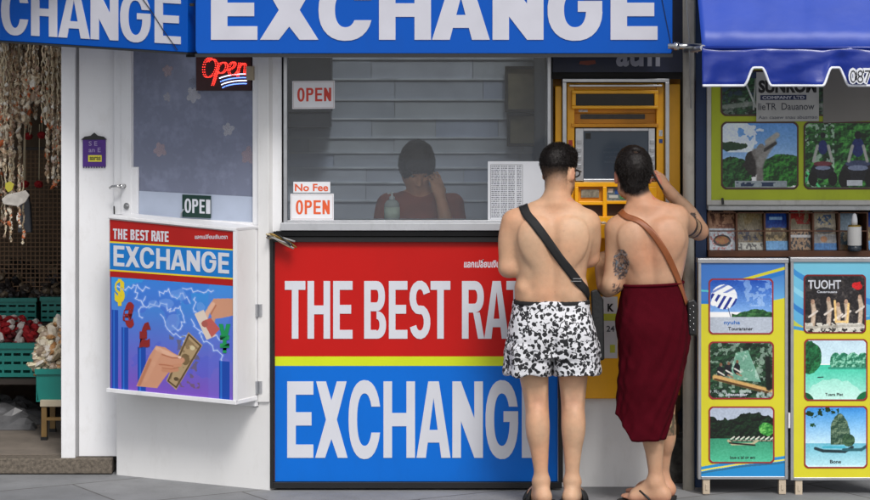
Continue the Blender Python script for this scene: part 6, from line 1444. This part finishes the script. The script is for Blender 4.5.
# legs
legs(S, m2, -1, m2(640, 335, 0), m2(645, 368, .0), m2(650, 405, .0), m2(653, 432, -.014), m2(656, 480, -.01), [.082, .070, .057, .054, .033])
legs(S, m2, 1, m2(672, 335, 0.02), m2(667, 368, .08), m2(664, 405, .13), m2(664.5, 434, .13), m2(662, 476, .15), [.078, .068, .055, .051, .033])
gL = foot(S, m2(656.5, 484, -.01), (-.93, .36), .016, -1); gR = foot(S, m2(662, 480, .15), (-.80, .60), .016, 1)
HM2 = rotz(.12)@rotx(.05); HC2 = m2(633, 174, .035); HS2 = 1.04
head(S, HC2, HM2, HS2)
tatc = m2(620, 265, -.05); tatb = m2(613, 286, -.05)
def col2(V):
    C = skincol(V, (194, 149, 119), 5)
    H = (V-HC2)@HM2; x, y, z = H.T; near = (np.linalg.norm(V-HC2, axis=1) < .17)
    nape = -.10+.35*np.abs(x)
    scalp = near*sm(z-np.maximum(0, y-.03), -.0, .02)*(1-sm(y, .055, .075)*(z < .06)); back = near*(y < -.02)*sm(z-nape, -.01, .015)
    scalp = np.maximum(scalp, back)*(1-((np.abs(x) > .07) & (z < .03) & (y > -.035) & (y < .03)))
    C = blend(C, scalp*.92, (28, 22, 20)); ear = near*(np.abs(x) > .075)*(z < .03); C = blend(C, ear*.45, (205, 96, 84))
    lips = near*(y > .08)*(np.abs(z+.068) < .009)*(np.abs(x) < .024); C = blend(C, lips*.6, (160, 90, 84))
    # upper arm tattoo
    L_ = V-m2(620.5, 264, -.04); r_ = np.sqrt((L_[:, 0]/.036)**2+(L_[:, 2]/.075)**2); arm = (V[:, 1] < .03) & (V[:, 0] < m2(631, 260)[0]) & (r_ < 1)
    n = npnoise(V, 75, 3); n2 = npnoise(V, 130, 8); ring_ = np.abs(np.sin(r_*9+n*2.4)) < .5
    C = blend(C, arm*(.35+.55*(ring_ | (n2 > .18))), (36, 44, 54)); C = blend(C, arm*(n > .25)*.35, (120, 156, 176))
    # small forearm tattoo
    d = V-m2(616, 288, -.03); C = blend(C, ((np.abs(d[:, 0]) < .02) & (np.abs(d[:, 2]) < .022) & (npnoise(V, 100, 4) > .05))*.8*(V[:, 1] < .05), (50, 48, 56))
    # arm bands on the raised arm
    a = m2(677, 219, .0); b = m2(698.5, 231, .185); ab = (b-a); t_ = ((V-a)@ab)/(ab@ab); dist = np.linalg.norm(V-a-t_[:, None]*ab, axis=1)
    for c0, c1 in ((.44, .54), (.68, .76)): C = blend(C, ((t_ > c0) & (t_ < c1) & (dist < .075))*.9, (30, 30, 32))
    C = blend(C, ((t_ > .57) & (t_ < .64) & (dist < .075))*.5, (90, 110, 90))
    # calf tattoo
    d = V-m2(667, 425, -.04+.13); calf = (np.abs(d[:, 2]) < .05) & (V[:, 0] > m2(664.5, 420)[0]) & (V[:, 2] < .6)
    C = blend(C, calf*(.55+.35*(npnoise(V, 70, 2) > 0)), (60, 62, 48)); C = blend(C, calf*(np.abs(np.hypot(d[:, 2], (V[:, 0]-m2(669, 420)[0]))-.014) < .004)*.8, (190, 180, 130))
    heel = sm(-V[:, 2], -.06, -.02); C = blend(C, heel*.4, (206, 130, 110))
    return C
b2, Vb2, Fb2 = solid('body', S, skinm, man2, col2); eyes(b2, HC2, HM2, HS2)
bvh2 = BVHTree.FromPolygons([Vector(v) for v in Vb2], [list(map(int, f)) for f in Fb2])
S = SDF(HC2-.18, HC2+.18, .005); q = lambda x, y, z: HC2+HM2@(np.array([x, y, z])*HS2)
S.ell(q(0, -.012, .034), np.array((.083, .106, .098))*HS2, .01, HM2); S.ell(q(0, -.058, -.045), np.array((.052, .048, .055))*HS2, .03, HM2); S.ell(q(0, .02, .09), (.05, .06, .03), .03, HM2)
S.ell(q(0, .125, -.01), (.085, .06, .085), .02, HM2, sub=True)
for s_ in (-1, 1): S.ell(q(s_*.10, .02, -.058), (.055, .075, .072), .015, HM2, sub=True); S.ell(q(s_*.062, -.09, -.115), (.05, .08, .048), .012, HM2, sub=True)
S.ell(q(0, -.065, .112), (.016, .016, .012), .015, HM2, sub=True)
o, Vh, Fh = solid('hair', S, hairm, man2, None, lambda V: .0025*npnoise(V, 45, 2)+.0016*npnoise(V, 150, 5)); add_tufts(o, Vh, Fh, 18000, .013, 6, gravity=1.1, w=.0008)
# wrap skirt
def skirt():
    n = 120; rows = []
    keys = [(283, 623.5, 682.5, .114), (292, 621.5, 684.5, .120), (310, 618.5, 688, .133), (330, 617.5, 690, .14), (352, 618, 688.5, .14), (375, 617.5, 683.5, .138), (395, 616, 678, .135), (415, 613.5, 671, .128), (438, 611.5, 665.5, .12)]
    ky = np.array([k[0] for k in keys], float)
    m = 60
    for j in range(m+1):
        row = []
        v = j/m
        for i in range(n):
            a = 2*PI*i/n
            # hem height differs round the body: short at the left tip, long behind
            xs = math.cos(a); back = -math.sin(a)
            hem = 438 if xs > -.25 else 438-26*((-xs-.25)/.75)**1.1
            if back < 0: hem -= 6*(-back)
            py = 283+(hem-283)*v+(-1.5*math.cos(a))*(1-v)
            l = np.interp(py, ky, [k[1] for k in keys]); r_ = np.interp(py, ky, [k[2] for k in keys]); b = np.interp(py, ky, [k[3] for k in keys])
            c0 = m2((l+r_)/2, py); wv = (m2(r_, py)[0]-m2(l, py)[0])/2
            e_ = 2.35; cx = wv*math.copysign(abs(math.cos(a))**(2/e_), math.cos(a)); cy = b*math.copysign(abs(math.sin(a))**(2/e_), math.sin(a))
            p0 = Vector((cx*6+3, cy*6, py*.012)); f_ = .012*noise.noise(p0)+.012*noise.noise(Vector((a*3.2+py*.03, py*.02, 2)))*(.6+v)-.007*abs(noise.noise(Vector((a*2.2-py*.035, py*.05, 9))))+.0035*math.sin(a*7+v*3+2*noise.noise(Vector((a*2, v*2, 7))))*v
            f_ = f_*min(1, .12+v*5)+.002
            s_ = 1+f_/.13
            row.append((c0[0]+cx*s_, cy*s_+(-.012*math.exp(-((py-322)/16)**2) if back > 0 else 0), c0[2]+.003*noise.noise(Vector((a*4, v*6, 1)))))
        rows.append(row)
    vs = [p for r_ in rows for p in r_]; fc = []
    for j in range(m):
        for i in range(n): fc.append([j*n+i, j*n+(i+1) % n, (j+1)*n+(i+1) % n, (j+1)*n+i])
    mb = MB(); mb.add(vs, fc); return mb
mar = mat('maroon_cloth', (76, 6, 20), .9, var=.12, scale=9, bump=.45, bscale=260, spec=.08)
o = skirt().build('wrap_skirt', mar, None, smooth=True); o.parent = man2; sd = o.modifiers.new('t', 'SOLIDIFY'); sd.thickness = .004; sd.offset = -1
mb = MB(); ring_ = []
for i in range(61):
    a = 2*PI*i/60; l, r_ = 622.8, 683.2; c0 = m2((l+r_)/2, 283.5-1.5*math.cos(a)); wv = (m2(r_, 283)[0]-m2(l, 283)[0])/2
    ring_.append((c0[0]+wv*math.copysign(abs(math.cos(a))**(2/2.35), math.cos(a)), .116*math.copysign(abs(math.sin(a))**(2/2.35), math.sin(a)), c0[2]))
mb.tube(ring_, .007, 8); o = mb.build('waist_roll', mar, None, smooth=True); o.parent = man2
pnk = mat('dark_sole', (30, 26, 26), .6)
sandal(man2, gL, 'flip_flop', -1, black, pnk, 'thong', .016); sandal(man2, gR, 'flip_flop', 1, black, pnk, 'thong', .016)
# bag of man 2
bag2 = thing('shoulder_bag', 'small black bag on a brown leather strap worn by the man in the maroon skirt', 'bag', (X2, Y2, 0))
pts = bez([(625, 216), (648, 216), (660, 245), (669, 262), (676, 278), (681, 290), (684.5, 303)], 13)
bvs = bvh2
sk_obj = [c_ for c_ in man2.children if c_.name.startswith('wrap_skirt')][0]
def joint_bvh(V, F, o):
    vs = [Vector(v) for v in V]; fs = [list(map(int, f)) for f in F]; n = len(vs)
    vs += [v.co.copy() for v in o.data.vertices]; fs += [[i+n for i in p.vertices] for p in o.data.polygons]
    return BVHTree.FromPolygons(vs, fs)
bvj = joint_bvh(Vb2, Fb2, sk_obj)
full = wrapstrap(bvj, m2, pts, (622, 227, -.005), [(624+(690-624)*t_, 226+(304-226)*t_) for t_ in np.linspace(0, 1, 22)], .031, .007)
leat = mat('brown_leather', (142, 78, 38), .5, var=.12, scale=30, bump=.2)
ribmesh('strap', full, leat, bag2, .003)
f_ = lambda u, v, w_=0: Vector(m2(u, v, .0-w_))
mb = MB(); mb.slab(f_, [(688.5, 335), (697, 336), (697.5, 304), (694, 299), (687, 301)], -.13, .04); o = mb.build('pouch', mat('black_leather', (20, 19, 20), .45, var=.1), None, bevel=.008); o.parent = bag2
mb = MB()
for k in range(5): p_ = f_(693.5, 306+k*6, .042); mb.ell(p_, (.004, .004, .004), n=8, m=6)
for k in range(4): p_ = f_(690, 309+k*6, .042); mb.ell(p_, (.003, .003, .003), n=8, m=6)
o = mb.build('studs', chrome, None, smooth=True); o.parent = bag2
# phone in his raised hand
ph = thing('phone', 'dark phone held up in the raised hand of the man in the maroon skirt', 'phone', (X2, Y2, 0))
c_ = Vector(m2(655.5, 176, .135)); ux = Vector((.1, .97, .1)).normalized(); up = Vector((-.5, 0, .86)).normalized(); up = (up-ux*up.dot(ux)).normalized(); nz_ = ux.cross(up)
mb = MB(); vs = [c_+ux*a*.035+up*b*.072+nz_*d*.0042 for d in (-1, 1) for a, b in ((-1, -1), (1, -1), (1, 1), (-1, 1))]
mb.add(vs, [[3, 2, 1, 0], [4, 5, 6, 7], [0, 1, 5, 4], [1, 2, 6, 5], [2, 3, 7, 6], [3, 0, 4, 7]]); o = mb.build('case', mat('phone_case', (30, 32, 38), .3), None, bevel=.004); o.parent = ph
vs = [c_+ux*a*.031+up*b*.066+nz_*d*.0002+nz_*-.0046 for d in (-1, 1) for a, b in ((-1, -1), (1, -1), (1, 1), (-1, 1))]
mb = MB(); mb.add(vs, [[3, 2, 1, 0], [4, 5, 6, 7], [0, 1, 5, 4], [1, 2, 6, 5], [2, 3, 7, 6], [3, 0, 4, 7]]); o = mb.build('screen', mat('phone_glass', (12, 14, 20), .08), None); o.parent = ph
# ================= cashier behind the window
Y3 = .66; X3 = at(418, 200, Y3).x
cs = thing('person', 'cashier in a rust brown top sitting behind the service window, head bowed on one hand', 'person', (X3, Y3, 0))
def m3_(x, y, dy=0.0): p = at(x, y, Y3+dy); return np.array([p.x-X3, dy, p.z])
S = SDF((-.34, -.42, .0), (.34, .40, 1.62), .0075)
S.loft([lv(m3_, 300, 392, 446, .03, .11), lv(m3_, 270, 390, 448, .02, .115), lv(m3_, 236, 386, 452, .0, .115), lv(m3_, 214, 385, 455, -.01, .11), lv(m3_, 198, 392, 448, -.01, .08), lv(m3_, 190, 404, 436, -.01, .055)], .02, p=2.3)
S.cap(m3_(420, 200, -.02), m3_(419, 180, -.06), .055, .05, .04)
S.chain([m3_(388, 204, 0), m3_(383, 235, -.04), m3_(388, 262, -.16)], [.052, .045, .04], .03); S.chain([m3_(388, 262, -.16), m3_(400, 266, -.30)], [.04, .028], .02)
S.chain([m3_(452, 204, 0), m3_(456, 236, -.06), m3_(452, 250, -.14)], [.052, .045, .04], .03); S.chain([m3_(452, 250, -.15), m3_(446, 222, -.20), m3_(440, 196, -.17)], [.04, .038, .026], .02)
hand(S, m3_(440, 197, -.17), m3_(435, 176, -.13)-m3_(440, 197, -.17), np.array([.55, -.8, .1]), 1, (.3, .4, .5, .6))
hand(S, m3_(400, 266, -.30), np.array([.6, -.75, -.2]), np.array([.0, -.1, 1.0]), 1, (.4, .4, .4, .4))
hz = m3_(400, 300, 0)[2]-.10
for s_ in (-1, 1):
    S.chain([np.array([s_*.09, .02, hz+.06]), np.array([s_*.11, -.30, hz+.04])], [.085, .062], .03); S.chain([np.array([s_*.11, -.30, hz+.04]), np.array([s_*.11, -.32, hz-.18]), np.array([s_*.11, -.30, .10])], [.058, .054, .036], .03)
    foot(S, np.array([s_*.11, -.30, .09]), (0, -1), .005, s_)
S.ell(np.array([0, .03, hz+.07]), (.16, .13, .11), .03)
HM3 = rotz(PI+.2)@rotx(-.68); HC3 = m3_(417, 166, -.085)
head(S, HC3, HM3, 1.0)
def col3(V): C = skincol(V, (226, 166, 130), 5); return C
b3, Vc, Fc = solid('body', S, skinm, cs, col3); eyes(b3, HC3, HM3, 1.0)
S = SDF(HC3-.19, HC3+.19, .006); q = lambda x, y, z: HC3+HM3@np.array([x, y, z])
S.ell(q(0, -.012, .036), (.086, .107, .096), .01, HM3); S.ell(q(.055, -.01, -.01), (.034, .07, .05), .03, HM3); S.ell(q(-.055, -.01, -.01), (.034, .07, .05), .03, HM3); S.ell(q(0, .07, .06), (.065, .03, .03), .03, HM3)
S.ell(q(0, .135, -.045), (.072, .09, .085), .02, HM3, sub=True)
o, Vh, Fh = solid('hair', S, mat('brown_black_hair', (58, 44, 38), .5, var=.25, scale=90, bump=1.0, bscale=200), cs, None, lambda V: .004*npnoise(V, 40, 2)); add_tufts(o, Vh, Fh, 8000, .010, 8, gravity=.5, w=.0010)
rust_t = mat('rust_top', (170, 84, 58), .8, var=.15, scale=10, bump=.3)
S = SDF((-.36, -.30, .55), (.36, .30, 1.45), .0075)
S.loft([lv(m3_, 304, 389, 449, .03, .122), lv(m3_, 270, 387, 451, .02, .125), lv(m3_, 236, 382.5, 455.5, .0, .125), lv(m3_, 214, 382, 458, -.01, .12), lv(m3_, 198, 389, 451, -.01, .092), lv(m3_, 191, 401, 439, -.01, .07)], .02, p=2.3)
S.cap(m3_(388, 205, 0), m3_(382.5, 240, -.05), .063, .06, .03); S.cap(m3_(452, 205, 0), m3_(456.5, 234, -.055), .063, .058, .03)
S.ell(m3_(420, 188, -.03), (.075, .07, .05), .01, sub=True)
solid('top', S, rust_t, cs, None, lambda V: .005*npnoise(V, 12, 2))
stl = thing('stool', 'dark round stool under the cashier behind the service window', 'stool', (X3, Y3, 0)); mb = MB(); mb.lathe((0, .04, 0), [(.0, hz-.045), (.17, hz-.045), (.175, hz-.03), (.17, hz-.01), (0, hz-.008)], 24); o = mb.build('seat', black, None); o.parent = stl
for k in range(4): a = PI/4+k*PI/2; mb = MB(); mb.tube([(.12*math.cos(a), .04+.12*math.sin(a), hz-.045), (.17*math.cos(a), .04+.17*math.sin(a), .0)], .014, 8); o = mb.build('leg', chrome, None); o.parent = stl
# spray bottle on the inner ledge
sb = thing('spray_bottle', 'clear pump bottle with white label standing just inside the service window', 'bottle', at(392, 221, .09))
mb = MB(); mb.rect(F0, 284, 550, 221.5, 226, -.22, -.062); mb.build('inner_ledge', MATS['sill_grey'], kiosk)
c_ = at(392, 221, .12)
mb = MB(); mb.lathe(c_, [(0, 0), (.036, 0), (.038, .005), (.038, .02)], 20); mb.build('bottle_base', mat('clear_plastic', (190, 195, 190), .1), sb, smooth=True)
mb = MB(); mb.lathe(c_, [(.0385, .018), (.0385, .07)], 24); mb.build('label', mat('pale_label', (214, 224, 205), .5), sb, smooth=True)
mb = MB(); mb.lathe(c_, [(.038, .07), (.037, .085), (.026, .1), (.013, .106), (0, .106)], 20); mb.build('shoulder', MATS['clear_plastic'], sb, smooth=True)
mb = MB(); mb.lathe(c_, [(.0145, .106), (.0145, .118), (.006, .124), (.005, .135), (.008, .137), (.008, .142), (0, .143)], 14); mb.tube([c_+Vector((0, 0, .139)), c_+Vector((-.022, -.01, .137))], .004, 8); mb.build('pump', mat('white_plastic', (226, 226, 228), .35), sb, smooth=True)
# ---------------------------------------------------------------- world, light, camera
w = bpy.data.worlds.new('World'); scene.world = w; w.use_nodes = True
nt = w.node_tree; N = nt.nodes; L = nt.links; bg = N['Background']
sk_ = N.new('ShaderNodeTexSky'); sk_.sky_type = 'NISHITA'; sk_.sun_disc = False; sk_.sun_elevation = R(50); sk_.sun_rotation = R(165); sk_.dust_density = 3.0; sk_.air_density = 1.0
hs = N.new('ShaderNodeHueSaturation'); hs.inputs['Saturation'].default_value = .35
L.new(sk_.outputs[0], hs.inputs['Color']); L.new(hs.outputs[0], bg.inputs[0]); bg.inputs[1].default_value = .11
sl = bpy.data.lights.new('sun', 'SUN'); sl.energy = 1.4; sl.angle = R(16); sl.color = (1, .975, .94)
so_ = bpy.data.objects.new('sun', sl); COL.objects.link(so_)
# light travels: from the street side, high, slightly from the right
so_.rotation_euler = (R(40), 0, R(15))
cam = bpy.data.cameras.new('camera'); cam.lens = 36*FPX/870; cam.sensor_width = 36; cam.shift_y = -190/870; cam.clip_start = .1; cam.clip_end = 500
co = bpy.data.objects.new('camera', cam); COL.objects.link(co); co.location = (0, -CD, CH); co.rotation_euler = (R(90), 0, 0); scene.camera = co
cam.dof.use_dof = True; cam.dof.focus_distance = CD-.3; cam.dof.aperture_fstop = 8.0
vs_ = scene.view_settings; vs_.view_transform = 'Standard'; vs_.look = 'None'; vs_.exposure = .42; vs_.gamma = 1; vs_.use_curve_mapping = False
scene.render.engine = 'CYCLES'
scene.cycles.max_bounces = 8; scene.cycles.transparent_max_bounces = 12
